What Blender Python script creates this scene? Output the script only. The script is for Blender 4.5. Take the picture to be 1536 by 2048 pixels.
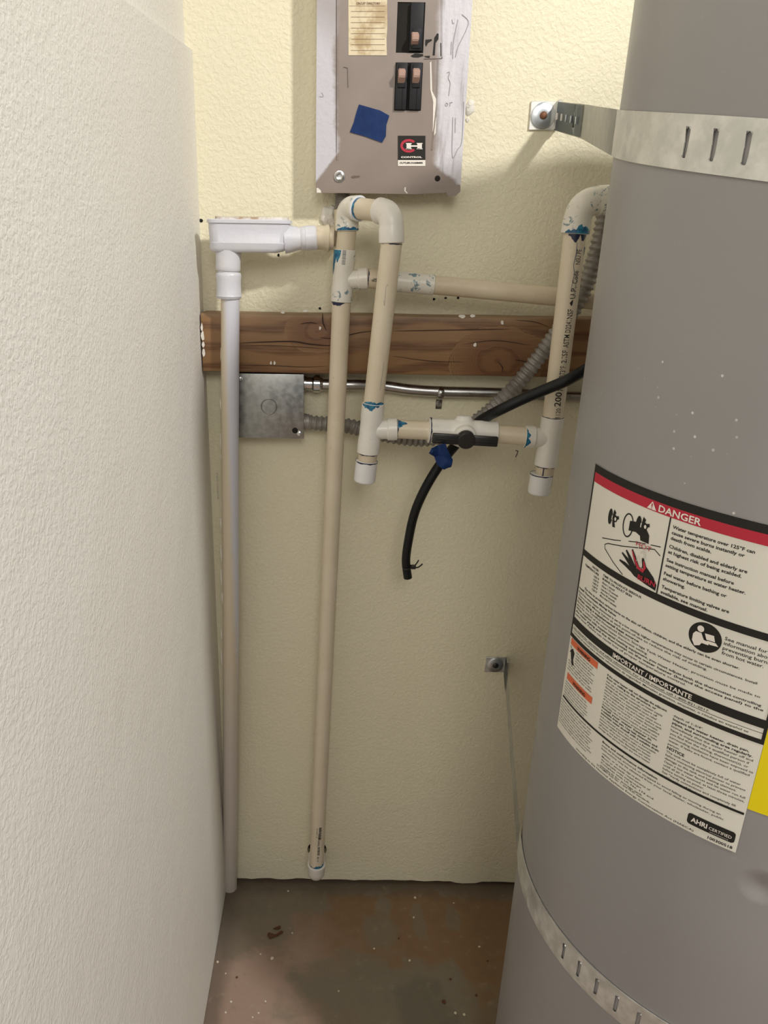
import bpy, bmesh, math, random
from mathutils import Vector, Matrix, noise
random.seed(7)
PI = math.pi
for o in list(bpy.data.objects): bpy.data.objects.remove(o)
SC = bpy.context.scene
COL = SC.collection

# ------------------------------------------------------------------ camera
FPX, PITCH, ROLL, PPX, PPY = 1538.0, math.radians(20), 0.015, 668.0, 1024.0
EYE = Vector((0, -1.12, 1.148))
cam = bpy.data.cameras.new('camera'); camo = bpy.data.objects.new('camera', cam); COL.objects.link(camo)
cam.sensor_fit = 'VERTICAL'; cam.sensor_height = 36; cam.lens = FPX/2048*36; cam.clip_start = 0.02
cam.shift_x = (768-PPX)/2048
_fwd = Vector((0, math.cos(PITCH), -math.sin(PITCH))); _up = Vector((0, math.sin(PITCH), math.cos(PITCH))); _rt = Vector((1, 0, 0))
_r = _rt*math.cos(ROLL)+_up*math.sin(ROLL); _u = _up*math.cos(ROLL)-_rt*math.sin(ROLL)
camo.matrix_world = Matrix(((_r.x, _u.x, -_fwd.x, EYE.x), (_r.y, _u.y, -_fwd.y, EYE.y), (_r.z, _u.z, -_fwd.z, EYE.z), (0, 0, 0, 1)))
SC.camera = camo
SC.view_settings.view_transform = 'Standard'; SC.view_settings.look = 'None'
SC.view_settings.gamma = 1.0; SC.view_settings.use_curve_mapping = False
SC.view_settings.exposure = 0.0

# ------------------------------------------------------------------ light
W = bpy.data.worlds.new('world'); SC.world = W; W.use_nodes = True
W.node_tree.nodes['Background'].inputs[0].default_value = (0.93, 0.96, 1.0, 1)
W.node_tree.nodes['Background'].inputs[1].default_value = 0.20

def area(name, loc, target, size, power, color):
    l = bpy.data.lights.new(name, 'AREA'); l.shape = 'DISK'; l.size = size; l.energy = power; l.color = color
    o = bpy.data.objects.new(name, l); COL.objects.link(o); o.location = loc
    o.rotation_euler = (Vector(target)-Vector(loc)).to_track_quat('-Z', 'Y').to_euler(); return o
area('ceiling_lamp', (1.20, -1.55, 2.42), (0.0, 0.0, 0.9), 0.16, 38, (1.0, 0.975, 0.94))
area('room_fill', (0.1, -2.7, 2.2), (0.0, 0.0, 0.8), 0.9, 18, (1.0, 0.97, 0.92))  # broad fill light added to lift the left wall and lower parts, not a fixture

# ------------------------------------------------------------------ helpers
def ray(px, py):
    u, v = px-PPX, py-PPY
    return (_r*u - _u*v + _fwd*FPX).normalized()
def at(px, py, y):                       # point of the photograph on the upright plane y = const
    d = ray(px, py); return EYE + d*((y-EYE.y)/d.y)
def atx(px, py, x):
    d = ray(px, py); return EYE + d*((x-EYE.x)/d.x)
def atz(px, py, z):
    d = ray(px, py); return EYE + d*((z-EYE.z)/d.z)

def tag(o, label=None, cat=None, group=None, kind=None):
    if label: o['label'] = label
    if cat: o['category'] = cat
    if group: o['group'] = group
    if kind: o['kind'] = kind
    return o
def thing(name, label, cat, loc, group=None):
    o = bpy.data.objects.new(name, None); COL.objects.link(o); o.location = loc; o.empty_display_size = 0.02
    return tag(o, label, cat, group)
def wloc(o):
    v = Vector(o.location)
    return v
def obj(name, bm, m, parent=None, smooth=True, label=None):
    me = bpy.data.meshes.new(name)
    if isinstance(bm, tuple):
        me.from_pydata([tuple(v) for v in bm[0]], [], bm[1])
    else:
        bm.normal_update(); bm.to_mesh(me); bm.free()
    me.materials.append(m)
    if smooth:
        me.polygons.foreach_set('use_smooth', [True]*len(me.polygons))
        try: me.set_sharp_from_angle(angle=math.radians(38))
        except Exception: pass
    o = bpy.data.objects.new(name, me); COL.objects.link(o)
    if parent:
        o.parent = parent
        root = parent
        t = Vector((0, 0, 0))
        if parent.type == 'EMPTY': t = Vector(parent.location)
        o.matrix_parent_inverse = Matrix.Translation(-t)
    if label: o['label'] = label
    return o
def newbm(): return bmesh.new()

def frame(d, hint=None):
    d = d.normalized(); h = hint or (Vector((0, 0, 1)) if abs(d.z) < 0.9 else Vector((0, 1, 0)))
    n = (h - d*h.dot(d)).normalized(); return d, n, d.cross(n)

def sweep(bm, pts, rad, seg=24, caps=True):
    pts = [Vector(p) for p in pts]; n = len(pts)
    if not hasattr(rad, '__len__'): rad = [rad]*n
    tang = []
    for i in range(n):
        a = pts[max(i-1, 0)]; b = pts[min(i+1, n-1)]
        t = b-a
        if t.length < 1e-9: t = (pts[i]-pts[i-1]) if i else (pts[1]-pts[0])
        tang.append(t.normalized())
    for i in range(n):            # repeated points make steps: copy the neighbour's tangent
        if tang[i].length < .5: tang[i] = tang[i-1]
    _, nn, _ = frame(tang[0])
    rings = []
    for i in range(n):
        t = tang[i]; nn = (nn - t*nn.dot(t)).normalized(); b = t.cross(nn)
        rings.append([bm.verts.new(pts[i]+(nn*math.cos(2*PI*k/seg)+b*math.sin(2*PI*k/seg))*rad[i]) for k in range(seg)])
    for i in range(n-1):
        for k in range(seg):
            try: bm.faces.new((rings[i][k], rings[i][(k+1) % seg], rings[i+1][(k+1) % seg], rings[i+1][k]))
            except ValueError: pass
    if caps:
        bm.faces.new(list(reversed(rings[0]))); bm.faces.new(rings[-1])
    return rings
def lathe(bm, O, D, prof, seg=28, caps=True):     # prof: (distance along D, radius)
    D, n, b = frame(D); rings = []
    for t, r in prof:
        rings.append([bm.verts.new(O+D*t+(n*math.cos(2*PI*k/seg)+b*math.sin(2*PI*k/seg))*max(r, 1e-5)) for k in range(seg)])
    for i in range(len(rings)-1):
        for k in range(seg):
            bm.faces.new((rings[i][k], rings[i][(k+1) % seg], rings[i+1][(k+1) % seg], rings[i+1][k]))
    if caps: bm.faces.new(list(reversed(rings[0]))); bm.faces.new(rings[-1])
def box(bm, lo, hi, bev=0, R=None, piv=None, seg=2):
    lo, hi = Vector(lo), Vector(hi)
    vs = [bm.verts.new(((hi if i & 1 else lo).x, (hi if i & 2 else lo).y, (hi if i & 4 else lo).z)) for i in range(8)]
    fs = [bm.faces.new([vs[i] for i in q]) for q in ((0, 2, 3, 1), (4, 5, 7, 6), (0, 1, 5, 4), (2, 6, 7, 3), (0, 4, 6, 2), (1, 3, 7, 5))]
    if bev:
        es = list({e for f in fs for e in f.edges})
        r = bmesh.ops.bevel(bm, geom=es, offset=bev, segments=seg, affect='EDGES', profile=.5)
        vs = list({v for f in r['faces'] for v in f.verts} | {v for v in vs if v.is_valid})
    if R is not None:
        piv = Vector(piv) if piv is not None else (lo+hi)/2
        for v in vs: v.co = piv + R @ (v.co-piv)
    return vs
def prism(bm, pts, d):            # polygon of 3-D points extruded by vector d
    a = [bm.verts.new(p) for p in pts]; b = [bm.verts.new(Vector(p)+d) for p in pts]
    bm.faces.new(a); bm.faces.new(list(reversed(b)))
    n = len(a)
    for i in range(n): bm.faces.new((a[i], b[i], b[(i+1) % n], a[(i+1) % n]))
    bmesh.ops.recalc_face_normals(bm, faces=bm.faces)
def catmull(P, n=8):
    P = [Vector(p) for p in P]; out = []
    for i in range(len(P)-1):
        a = P[i-1] if i else P[0]*2-P[1]; b, c = P[i], P[i+1]; d = P[i+2] if i+2 < len(P) else P[-1]*2-P[-2]
        for k in range(n):
            t = k/n
            out.append(.5*((2*b)+(c-a)*t+(2*a-5*b+4*c-d)*t*t+(3*b-a-3*c+d)*t**3))
    out.append(P[-1]); return out
def smooth_path(P, step=.004):
    c = catmull(P, 24); out = [c[0]]; acc = 0; tot = 0
    for i in range(1, len(c)):
        seg = (c[i]-c[i-1]).length
        while acc+seg >= step:
            f = (step-acc)/seg; q = c[i-1].lerp(c[i], f); out.append(q); c[i-1] = q; seg = (c[i]-q).length; acc = 0
        acc += seg
    return out

# ------------------------------------------------------------------ materials
def mat(name, col, rough=.5, metal=0., spec=None, build=None, bump=None):
    m = bpy.data.materials.new(name); m.use_nodes = True; nt = m.node_tree
    p = nt.nodes['Principled BSDF']
    p.inputs['Base Color'].default_value = (*col, 1); p.inputs['Roughness'].default_value = rough; p.inputs['Metallic'].default_value = metal
    if spec is not None: p.inputs['Specular IOR Level'].default_value = spec
    g = G(nt, p)
    if bump: g.bump(g.noise(bump[0], bump[3] if len(bump) > 3 else 3), bump[1], bump[2])
    if build: build(g)
    return m
class G:
    def __init__(s, nt, p): s.nt, s.p = nt, p; s.tc = nt.nodes.new('ShaderNodeTexCoord').outputs['Object']; s.last = None
    def n(s, t, **k):
        x = s.nt.nodes.new(t)
        for a, b in k.items(): setattr(x, a, b)
        return x
    def put(s, x, i, v):
        if v is None: return
        if hasattr(v, 'node'): s.nt.links.new(v, x.inputs[i])
        else:
            if hasattr(v, '__len__') and len(v) == 3 and x.inputs[i].type == 'RGBA': v = (*v, 1)
            x.inputs[i].default_value = v
    def noise(s, scale, detail=3, vec=None, rough=.5, dist=0):
        x = s.n('ShaderNodeTexNoise'); s.put(x, 'Vector', vec if vec is not None else s.tc); x.inputs['Scale'].default_value = scale
        x.inputs['Detail'].default_value = detail; x.inputs['Roughness'].default_value = rough; x.inputs['Distortion'].default_value = dist
        return x.outputs['Fac']
    def voro(s, scale, vec=None):
        x = s.n('ShaderNodeTexVoronoi'); s.put(x, 'Vector', vec if vec is not None else s.tc); x.inputs['Scale'].default_value = scale
        return x
    def m(s, op, a, b=None, c=None):
        x = s.n('ShaderNodeMath', operation=op); s.put(x, 0, a); s.put(x, 1, b); s.put(x, 2, c); return x.outputs[0]
    def ramp(s, f, a, b, c0=0., c1=1.):
        x = s.n('ShaderNodeMapRange'); x.interpolation_type = 'SMOOTHSTEP'; s.put(x, 0, f); s.put(x, 1, a); s.put(x, 2, b); s.put(x, 3, c0); s.put(x, 4, c1); return x.outputs[0]
    def mix(s, f, a, b):
        x = s.n('ShaderNodeMix', data_type='RGBA'); s.put(x, 0, f); s.put(x, 6, a); s.put(x, 7, b); return x.outputs[2]
    def xyz(s, vec=None):
        x = s.n('ShaderNodeSeparateXYZ'); s.put(x, 0, vec if vec is not None else s.tc); return x.outputs
    def comb(s, a, b, c):
        x = s.n('ShaderNodeCombineXYZ'); s.put(x, 0, a); s.put(x, 1, b); s.put(x, 2, c); return x.outputs[0]
    def bump(s, h, strength, dist):
        x = s.n('ShaderNodeBump'); s.put(x, 'Height', h); x.inputs['Strength'].default_value = strength; x.inputs['Distance'].default_value = dist
        if s.last: s.nt.links.new(s.last, x.inputs['Normal'])
        s.last = x.outputs[0]; s.nt.links.new(s.last, s.p.inputs['Normal'])
    def col(s, c): s.put(s.p, 'Base Color', c)
    def rough(s, c): s.put(s.p, 'Roughness', c)

def wall_build(c, tint, sc=1.0, amp=1.0):
    def b(g):
        n1 = g.noise(2.5, 3); n2 = g.noise(40, 3)
        base = g.mix(g.ramp(n1, .35, .7), c, tint)
        g.col(g.mix(g.ramp(n2, .62, .8, 0, .25), base, tuple(x*.93 for x in c)))
        h = g.m('ADD', g.m('MULTIPLY', g.ramp(g.noise(150*sc, 2, dist=.5), .36, .66), .8), g.m('MULTIPLY', g.noise(420*sc, 2), .35))
        g.bump(h, .6*amp, .0022); g.bump(g.noise(14, 2), .15, .01)
    return b
M = {}
M['wall'] = mat('cream_wall_paint', (.80, .74, .54), .6, build=wall_build((.80, .745, .55), (.79, .73, .525), 1.15, .5))
M['wall_left'] = mat('pale_wall_paint', (.80, .76, .66), .62, build=wall_build((.81, .785, .725), (.80, .77, .705), 1.5, .42))
M['dark'] = mat('dark_gap', (.012, .01, .008), .9)
M['hole'] = mat('dark_hole', (.01, .008, .006), .9)
M['caulk'] = mat('white_caulk', (.78, .74, .66), .6, bump=(120, .5, .003))

def floor_b(g):
    x, y, z = g.xyz()[:3]
    warp = g.noise(22, 4); w2 = g.noise(7, 3, rough=.6)
    grain = g.noise(260, 4); mott = g.noise(45, 5, rough=.65)
    brown = (.215, .125, .060); pink = (.34, .235, .18); grey = (.195, .165, .115); dk = (.10, .085, .06)
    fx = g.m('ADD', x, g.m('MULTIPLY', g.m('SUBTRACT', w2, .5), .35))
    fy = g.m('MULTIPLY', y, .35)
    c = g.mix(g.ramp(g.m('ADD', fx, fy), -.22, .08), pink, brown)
    def ell(px, py, rx, ry, soft=.25):
        q = atz(px, py, 0)
        dx = g.m('DIVIDE', g.m('SUBTRACT', x, q.x), rx); dy = g.m('DIVIDE', g.m('SUBTRACT', y, q.y), ry)
        r = g.m('SQRT', g.m('ADD', g.m('MULTIPLY', dx, dx), g.m('MULTIPLY', dy, dy)))
        r = g.m('ADD', r, g.m('MULTIPLY', g.m('SUBTRACT', warp, .5), 1.7))
        return g.ramp(r, 1-soft, 1+soft, 1, 0)
    for px, py, rx, ry, k in ((540, 1800, .11, .035, .85), (500, 1850, .085, .06, .8), (620, 1775, .22, .018, .8), (760, 1862, .035, .035, .7), (768, 1812, .016, .02, .8),
                              (838, 1845, .013, .035, .6), (905, 1838, .012, .03, .6), (790, 2010, .16, .075, .8), (700, 1960, .09, .05, .7), (860, 1990, .055, .075, .75), (1000, 1785, .1, .02, .5), (780, 2035, .05, .045, .5)):
        c = g.mix(g.m('MULTIPLY', ell(px, py, rx, ry), k), c, grey)
    c = g.mix(g.m('MULTIPLY', ell(850, 2020, .045, .05), .45), c, dk)
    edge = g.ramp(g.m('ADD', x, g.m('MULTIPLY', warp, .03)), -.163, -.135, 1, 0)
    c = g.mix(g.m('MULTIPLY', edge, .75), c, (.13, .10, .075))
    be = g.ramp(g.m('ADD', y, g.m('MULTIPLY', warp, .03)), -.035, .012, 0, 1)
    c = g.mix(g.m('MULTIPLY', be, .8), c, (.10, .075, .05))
    c = g.mix(g.ramp(mott, .55, .75, 0, .35), c, (.16, .13, .095))
    c = g.mix(g.ramp(mott, .42, .28, 0, .25), c, (.40, .33, .25))
    g.col(c); g.rough(g.ramp(mott, .3, .7, .5, .75))
    g.bump(grain, .25, .0015); g.bump(mott, .3, .002)
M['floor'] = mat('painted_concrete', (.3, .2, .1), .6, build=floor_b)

def wood_b(g):
    x, y, z = g.xyz()[:3]
    knots = [(at(634, 662, -.038), .030, .020), (at(995, 722, -.038), .045, .032)]
    t = g.m('ADD', g.m('MULTIPLY', z, 60), g.m('MULTIPLY', g.noise(1, 3, vec=g.comb(g.m('MULTIPLY', x, 5), y, g.m('MULTIPLY', z, 14))), 3.4))
    W = None
    for q, rx, rz in knots:
        dx = g.m('DIVIDE', g.m('SUBTRACT', x, q.x), rx); dz = g.m('DIVIDE', g.m('SUBTRACT', z, q.z), rz)
        r = g.m('SQRT', g.m('ADD', g.m('MULTIPLY', dx, dx), g.m('MULTIPLY', dz, dz)))
        r = g.m('ADD', r, g.m('MULTIPLY', g.noise(60, 2), .35))
        w = g.ramp(r, .8, 1.7, 1, 0)
        t = g.m('ADD', g.m('MULTIPLY', t, g.m('SUBTRACT', 1, w)), g.m('MULTIPLY', g.m('MULTIPLY', r, 3.0), w))
        W = w if W is None else g.m('MAXIMUM', W, w)
    ring = g.m('SINE', g.m('MULTIPLY', t, 3.4))
    ring = g.ramp(ring, -.2, 1., 0, 1)
    fib = g.noise(1, 5, vec=g.comb(g.m('MULTIPLY', x, 18), g.m('MULTIPLY', y, 60), g.m('MULTIPLY', z, 420)))
    c = g.mix(ring, (.26, .138, .055), (.135, .058, .020))
    c = g.mix(g.ramp(fib, .35, .7, 0, .55), c, (.25, .145, .070))
    c = g.mix(g.m('MULTIPLY', W, .55), c, (.12, .042, .015))
    c = g.mix(g.ramp(g.noise(9, 3), .55, .8, 0, .4), c, (.26, .115, .04))
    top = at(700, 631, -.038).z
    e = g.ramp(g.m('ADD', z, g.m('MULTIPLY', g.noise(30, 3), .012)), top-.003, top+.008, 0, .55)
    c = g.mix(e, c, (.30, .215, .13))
    g.col(c); g.bump(fib, .25, .001); g.bump(ring, .15, .001)
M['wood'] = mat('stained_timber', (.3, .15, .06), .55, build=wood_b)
M['crack'] = mat('timber_crack', (.03, .012, .006), .8)

def tank_b(g):
    v = g.voro(120); sp = g.noise(5, 3)
    d = v.outputs['Distance']; rnd = g.xyz(v.outputs['Color'])
    z = g.xyz()[2]
    spots = g.m('MULTIPLY', g.ramp(d, .10, .16, 1, 0), g.m('GREATER_THAN', rnd[0], .55))
    spots = g.m('MULTIPLY', spots, g.ramp(sp, .42, .5, 0, 1))
    zone = g.m('ADD', g.m('MULTIPLY', g.ramp(z, .80, .93, 0, 1), g.ramp(z, 1.08, 1.0, 0, 1)), .25)
    spots = g.m('MINIMUM', g.m('MULTIPLY', spots, g.m('GREATER_THAN', zone, .3)), 1)
    c = g.mix(g.ramp(g.noise(3, 4), .35, .65), (.268, .256, .248), (.288, .276, .268))
    c = g.mix(g.ramp(g.noise(60, 4, rough=.7), .62, .75, 0, .12), c, (.42, .40, .38))
    g.col(g.mix(spots, c, (.62, .60, .56)))
    g.rough(g.ramp(g.noise(20, 4), .3, .7, .36, .46))
    # shallow dents in the sheet
    q = tankp(-115, .660)
    vm = g.n('ShaderNodeVectorMath', operation='DISTANCE'); g.put(vm, 0, g.tc); vm.inputs[1].default_value = q
    g.bump(g.ramp(vm.outputs['Value'], 0, .018, 0, 1), .8, .004)
    g.bump(g.noise(6, 1), .35, .012)

def metal_b(c1, c2, r0, r1, sc=60):
    def b(g):
        n = g.noise(sc, 4, rough=.6); n2 = g.noise(12, 3)
        g.col(g.mix(g.ramp(g.m('ADD', g.m('MULTIPLY', n, .6), g.m('MULTIPLY', n2, .4)), .38, .62), c1, c2)); g.rough(g.ramp(n, .3, .7, r0, r1))
        g.bump(n, .08, .001)
    return b
M['galv'] = mat('galvanised_strap', (.6, .6, .57), .42, .75, build=metal_b((.58, .58, .54), (.76, .75, .70), .38, .55))
M['arm'] = mat('dull_zinc_arm', (.30, .33, .34), .5, .8)
M['zinc'] = mat('zinc_washer', (.60, .63, .66), .3, .95, bump=(300, .1, .0005))
M['emt'] = mat('steel_conduit', (.55, .54, .52), .25, 1., build=metal_b((.46, .45, .435), (.54, .53, .51), .26, .34, 50))
M['chrome'] = mat('bright_steel', (.72, .72, .70), .16, 1.)
M['boxsteel'] = mat('brushed_box_steel', (.40, .40, .38), .42, .9, build=metal_b((.34, .345, .33), (.46, .46, .44), .34, .5, 120))
M['flex'] = mat('grey_flexible_conduit', (.27, .25, .22), .42, .35, build=metal_b((.22, .20, .175), (.33, .31, .28), .35, .55, 80))
M['rust'] = mat('rusty_screw', (.20, .09, .05), .6, .6)

def pvc_b(c1, c2, dirt, amt=.3, primer=0.):
    def b(g):
        n = g.noise(16, 5, rough=.65); n2 = g.noise(95, 4, rough=.7)
        c = g.mix(g.ramp(n, .35, .65), c1, c2)
        c = g.mix(g.ramp(n2, .60, .74, 0, amt), c, dirt)
        if primer:
            p = g.m('MULTIPLY', g.ramp(g.noise(75, 5, rough=.7, dist=1.2), .555, .58), g.ramp(g.noise(24, 2), .50, .54))
            c = g.mix(g.m('MULTIPLY', p, primer), c, (.045, .16, .21))
            k = g.ramp(g.noise(150, 3, rough=.7), .72, .74)
            c = g.mix(g.m('MULTIPLY', k, .6), c, (.08, .07, .09))
        g.col(c); g.bump(n2, .08, .0006)
    return b
M['pvc'] = mat('aged_cream_plastic', (.7, .62, .48), .38, build=pvc_b((.68, .585, .43), (.72, .63, .48), (.45, .37, .26), .28))
M['pvcold'] = mat('beige_old_plastic', (.7, .62, .48), .45, build=pvc_b((.60, .50, .36), (.66, .57, .42), (.40, .32, .23), .4))
M['fit'] = mat('white_plastic_fitting', (.78, .75, .68), .33, build=pvc_b((.77, .73, .65), (.80, .77, .70), (.55, .50, .40), .3, .0))
M['fitstain'] = mat('stained_plastic_fitting', (.76, .73, .66), .33, build=pvc_b((.72, .68, .58), (.77, .73, .65), (.48, .43, .35), .4, .8))
M['fitclean'] = mat('clean_white_plastic', (.80, .79, .78), .35, build=pvc_b((.79, .78, .77), (.82, .81, .79), (.66, .64, .60), .15))
M['painted'] = mat('painted_white_conduit', (.74, .74, .76), .34, build=pvc_b((.66, .66, .71), (.69, .68, .69), (.58, .53, .44), .3), bump=(160, .25, .0015))
def rust_cov(g):
    n = g.noise(30, 5, rough=.7)
    g.col(g.mix(g.ramp(n, .42, .62), (.72, .68, .64), (.42, .30, .20)))
M['lid'] = mat('dusty_paint', (.6, .5, .4), .6, build=rust_cov)
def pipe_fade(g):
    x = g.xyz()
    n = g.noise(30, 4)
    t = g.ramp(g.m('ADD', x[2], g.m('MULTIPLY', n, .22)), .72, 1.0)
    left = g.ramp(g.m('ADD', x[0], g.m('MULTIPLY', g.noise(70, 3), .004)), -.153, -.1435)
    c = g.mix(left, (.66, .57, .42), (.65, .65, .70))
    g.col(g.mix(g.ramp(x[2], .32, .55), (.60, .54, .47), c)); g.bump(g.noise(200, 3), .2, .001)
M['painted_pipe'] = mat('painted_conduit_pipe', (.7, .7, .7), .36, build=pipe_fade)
M['primer'] = mat('blue_primer', (.012, .12, .22), .25, build=lambda g: g.col(g.mix(g.ramp(g.noise(160, 3), .4, .62), (.012, .09, .20), (.03, .22, .33))))
M['navy'] = mat('dark_navy_cement', (.012, .018, .055), .3)
M['ink'] = mat('black_ink', (.02, .018, .018), .6)
M['greyink'] = mat('faded_ink', (.22, .22, .22), .7)
M['pencil'] = mat('pencil_line', (.33, .32, .35), .7)
M['black'] = mat('black_plastic', (.018, .017, .016), .34)
M['hose'] = mat('black_rubber_hose', (.008, .008, .009), .38, spec=.3, bump=(300, .05, .0005))
M['blackmatt'] = mat('matt_black_bakelite', (.016, .016, .018), .55, spec=.25)
M['pink'] = mat('tan_pink_switch', (.50, .33, .27), .45)
def tape_b(g):
    g.col(g.mix(g.ramp(g.noise(60, 3), .35, .7), (.008, .026, .10), (.012, .036, .135)))
    g.bump(g.noise(70, 3, vec=g.comb(g.m('MULTIPLY', g.xyz()[0], 2), 0, g.xyz()[2])), .35, .003)
M['tape'] = mat('blue_masking_tape', (.02, .06, .24), .65, spec=.2, build=tape_b)
M['label'] = mat('label_paper', (.72, .69, .60), .42, bump=(40, .03, .001))
M['lblack'] = mat('label_black', (.018, .016, .013), .55, spec=.25)
M['lred'] = mat('label_red', (.46, .012, .035), .5)
M['lorange'] = mat('label_orange', (.66, .13, .045), .4)
M['lwhite'] = mat('label_white_print', (.80, .74, .66), .4)
M['yellow'] = mat('label_yellow', (.78, .62, .0), .4)
M['lgrey'] = mat('label_grey', (.35, .33, .30), .5)
def dir_b(g):
    n = g.noise(38, 5, rough=.65)
    c = g.mix(g.ramp(n, .42, .62), (.72, .62, .42), (.47, .34, .18))
    g.col(g.mix(g.ramp(g.noise(12, 2), .5, .7, 0, .5), c, (.74, .65, .46)))
M['dir'] = mat('stained_directory_paper', (.7, .6, .4), .6, build=dir_b)

# panel enamel with sprayed white wall paint down both margins
PY = -.040
pl, pr = at(631.5, 385, PY), at(920, 390, PY)
cl, cr = at(674, 200, PY), at(880, 200, PY)
def panel_b(g):
    x, y, z = g.xyz()[:3]
    n = g.noise(45, 5, rough=.7); n2 = g.noise(9, 3)
    streak = g.noise(1, 5, vec=g.comb(g.m('MULTIPLY', g.m('ADD', x, g.m('MULTIPLY', g.noise(7, 2), .03)), 170), 0, g.m('MULTIPLY', z, 14)))
    w = g.m('ADD', g.m('MULTIPLY', g.m('SUBTRACT', n, .5), .016), g.m('MULTIPLY', g.m('SUBTRACT', n2, .5), .02))
    lm = g.ramp(g.m('ADD', x, w), cl.x-.006, cl.x+.004, 1, 0)
    lm = g.m('MULTIPLY', lm, g.ramp(g.m('ADD', g.m('ADD', z, g.m('MULTIPLY', w, .7)), g.m('MULTIPLY', g.m('SUBTRACT', x, pl.x), -1.1)), pl.z+.010, pl.z+.016, 0, 1))
    upper = g.ramp(g.m('ADD', z, g.m('MULTIPLY', x, .8)), pl.z+.135, pl.z+.20, 1, .45)
    lm = g.m('MULTIPLY', lm, upper)
    rm = g.ramp(g.m('ADD', x, g.m('MULTIPLY', w, .6)), cr.x-.010, cr.x+.003, 0, 1)
    rm = g.m('MULTIPLY', rm, g.ramp(g.m('ADD', g.m('ADD', z, g.m('MULTIPLY', w, .9)), g.m('MULTIPLY', g.m('SUBTRACT', pr.x, x), -.7)), pr.z+.006, pr.z+.014, 0, 1))
    rm = g.m('MULTIPLY', rm, g.ramp(streak, .30, .44, .55, 1))
    k = g.m('MAXIMUM', lm, rm)
    base = g.mix(g.ramp(g.noise(20, 3), .3, .7), (.235, .185, .155), (.262, .208, .175))
    white = g.mix(g.ramp(g.m('MULTIPLY', streak, g.ramp(x, cr.x-.03, cr.x-.02)), .35, .6), (.56, .54, .575), (.64, .62, .65))
    g.col(g.mix(k, base, white)); g.rough(g.ramp(k, 0, 1, .38, .5))
    g.bump(g.m('MULTIPLY', g.noise(190, 3), k), .4, .0015); g.bump(g.m('MULTIPLY', streak, rm), .3, .002)
M['panel'] = mat('panel_enamel', (.27, .2, .16), .4, build=panel_b)

# ------------------------------------------------------------------ flat drawing helpers
def text_mesh(s, size=1.0, bold=0., spacing=1.0):
    cu = bpy.data.curves.new('t', 'FONT'); cu.body = s; cu.size = size; cu.resolution_u = 2; cu.fill_mode = 'FRONT'
    cu.offset = bold; cu.space_character = spacing
    o = bpy.data.objects.new('t', cu); me = o.to_mesh()
    vs = [v.co.copy() for v in me.vertices]; fs = [tuple(p.vertices) for p in me.polygons]
    o.to_mesh_clear(); bpy.data.objects.remove(o); bpy.data.curves.remove(cu)
    return vs, fs
class Print:
    """flat ink collected in (a, b) coordinates and laid on a surface by f(a, b)"""
    def __init__(s, f): s.v = []; s.f = []; s.map = f
    def add(s, vs, fs):
        k = len(s.v); s.v += vs; s.f += [tuple(i+k for i in q) for q in fs]
    def text(s, t, a, b, cap, width=None, bold=0., rot=0., al='l', spacing=1.0):
        vs, fs = text_mesh(t, 1.0, bold, spacing)
        if not vs: return
        mx = max(v.x for v in vs); mn = min(v.x for v in vs)
        k = cap/.72; kx = k if width is None else width/(mx-mn)
        if width is None and al == 'r': a -= (mx)*k
        if width is None and al == 'c': a -= (mx+mn)/2*k
        out = []
        for v in vs:
            X, Y = (v.x-mn if al == 'l' else v.x)*kx, v.y*k
            out.append((a+X*math.cos(rot)-Y*math.sin(rot), b+X*math.sin(rot)+Y*math.cos(rot)))
        s.add(out, fs)
    def rect(s, a0, b0, a1, b1, n=1, m=1):
        vs = [(a0+(a1-a0)*i/n, b0+(b1-b0)*j/m) for j in range(m+1) for i in range(n+1)]
        s.add(vs, [(j*(n+1)+i, j*(n+1)+i+1, (j+1)*(n+1)+i+1, (j+1)*(n+1)+i) for j in range(m) for i in range(n)])
    def poly(s, pts): s.add([tuple(p) for p in pts], [tuple(range(len(pts)))])
    def cols(s, a0, a1, n, f):
        vs = []
        for i in range(n+1):
            x = (a0+a1)/2-(a1-a0)/2*math.cos(PI*i/n); lo, hi = f(x); vs += [(x, lo), (x, hi)]
        s.add(vs, [(2*i, 2*i+2, 2*i+3, 2*i+1) for i in range(n)])
    def ell(s, a, b, ra, rb, n=28): s.poly([(a+ra*math.cos(2*PI*i/n), b+rb*math.sin(2*PI*i/n)) for i in range(n)])
    def arc(s, a, b, ra, rb, w, t0=0, t1=360, n=30):
        vs = []
        for i in range(n+1):
            t = math.radians(t0+(t1-t0)*i/n)
            vs += [(a+ra*math.cos(t), b+rb*math.sin(t)), (a+(ra-w)*math.cos(t), b+(rb-w)*math.sin(t))]
        s.add(vs, [(2*i, 2*i+1, 2*i+3, 2*i+2) for i in range(n)])
    def line(s, pts, w):
        vs = []; n = len(pts)
        for i in range(n):
            p = Vector(pts[max(i-1, 0)]); q = Vector(pts[min(i+1, n-1)]); d = (q-p).normalized(); c = Vector(pts[i])
            ww = w[i] if hasattr(w, '__len__') else w
            vs += [(c.x-d.y*ww/2, c.y+d.x*ww/2), (c.x+d.y*ww/2, c.y-d.x*ww/2)]
        s.add(vs, [(2*i, 2*i+1, 2*i+3, 2*i+2) for i in range(n-1)])
    def make(s, name, m, parent, label=None):
        pts = [s.map(*v) for v in s.v]
        fs = s.f
        o = obj(name, (pts, fs), m, parent, smooth=False)
        if label: o['label'] = label
        if any(w in name for w in ('print', 'lettering', 'strip', 'pen_mark', 'stain')) and name not in ('danger_strip',): o['kind'] = 'stuff'
        return o

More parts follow.
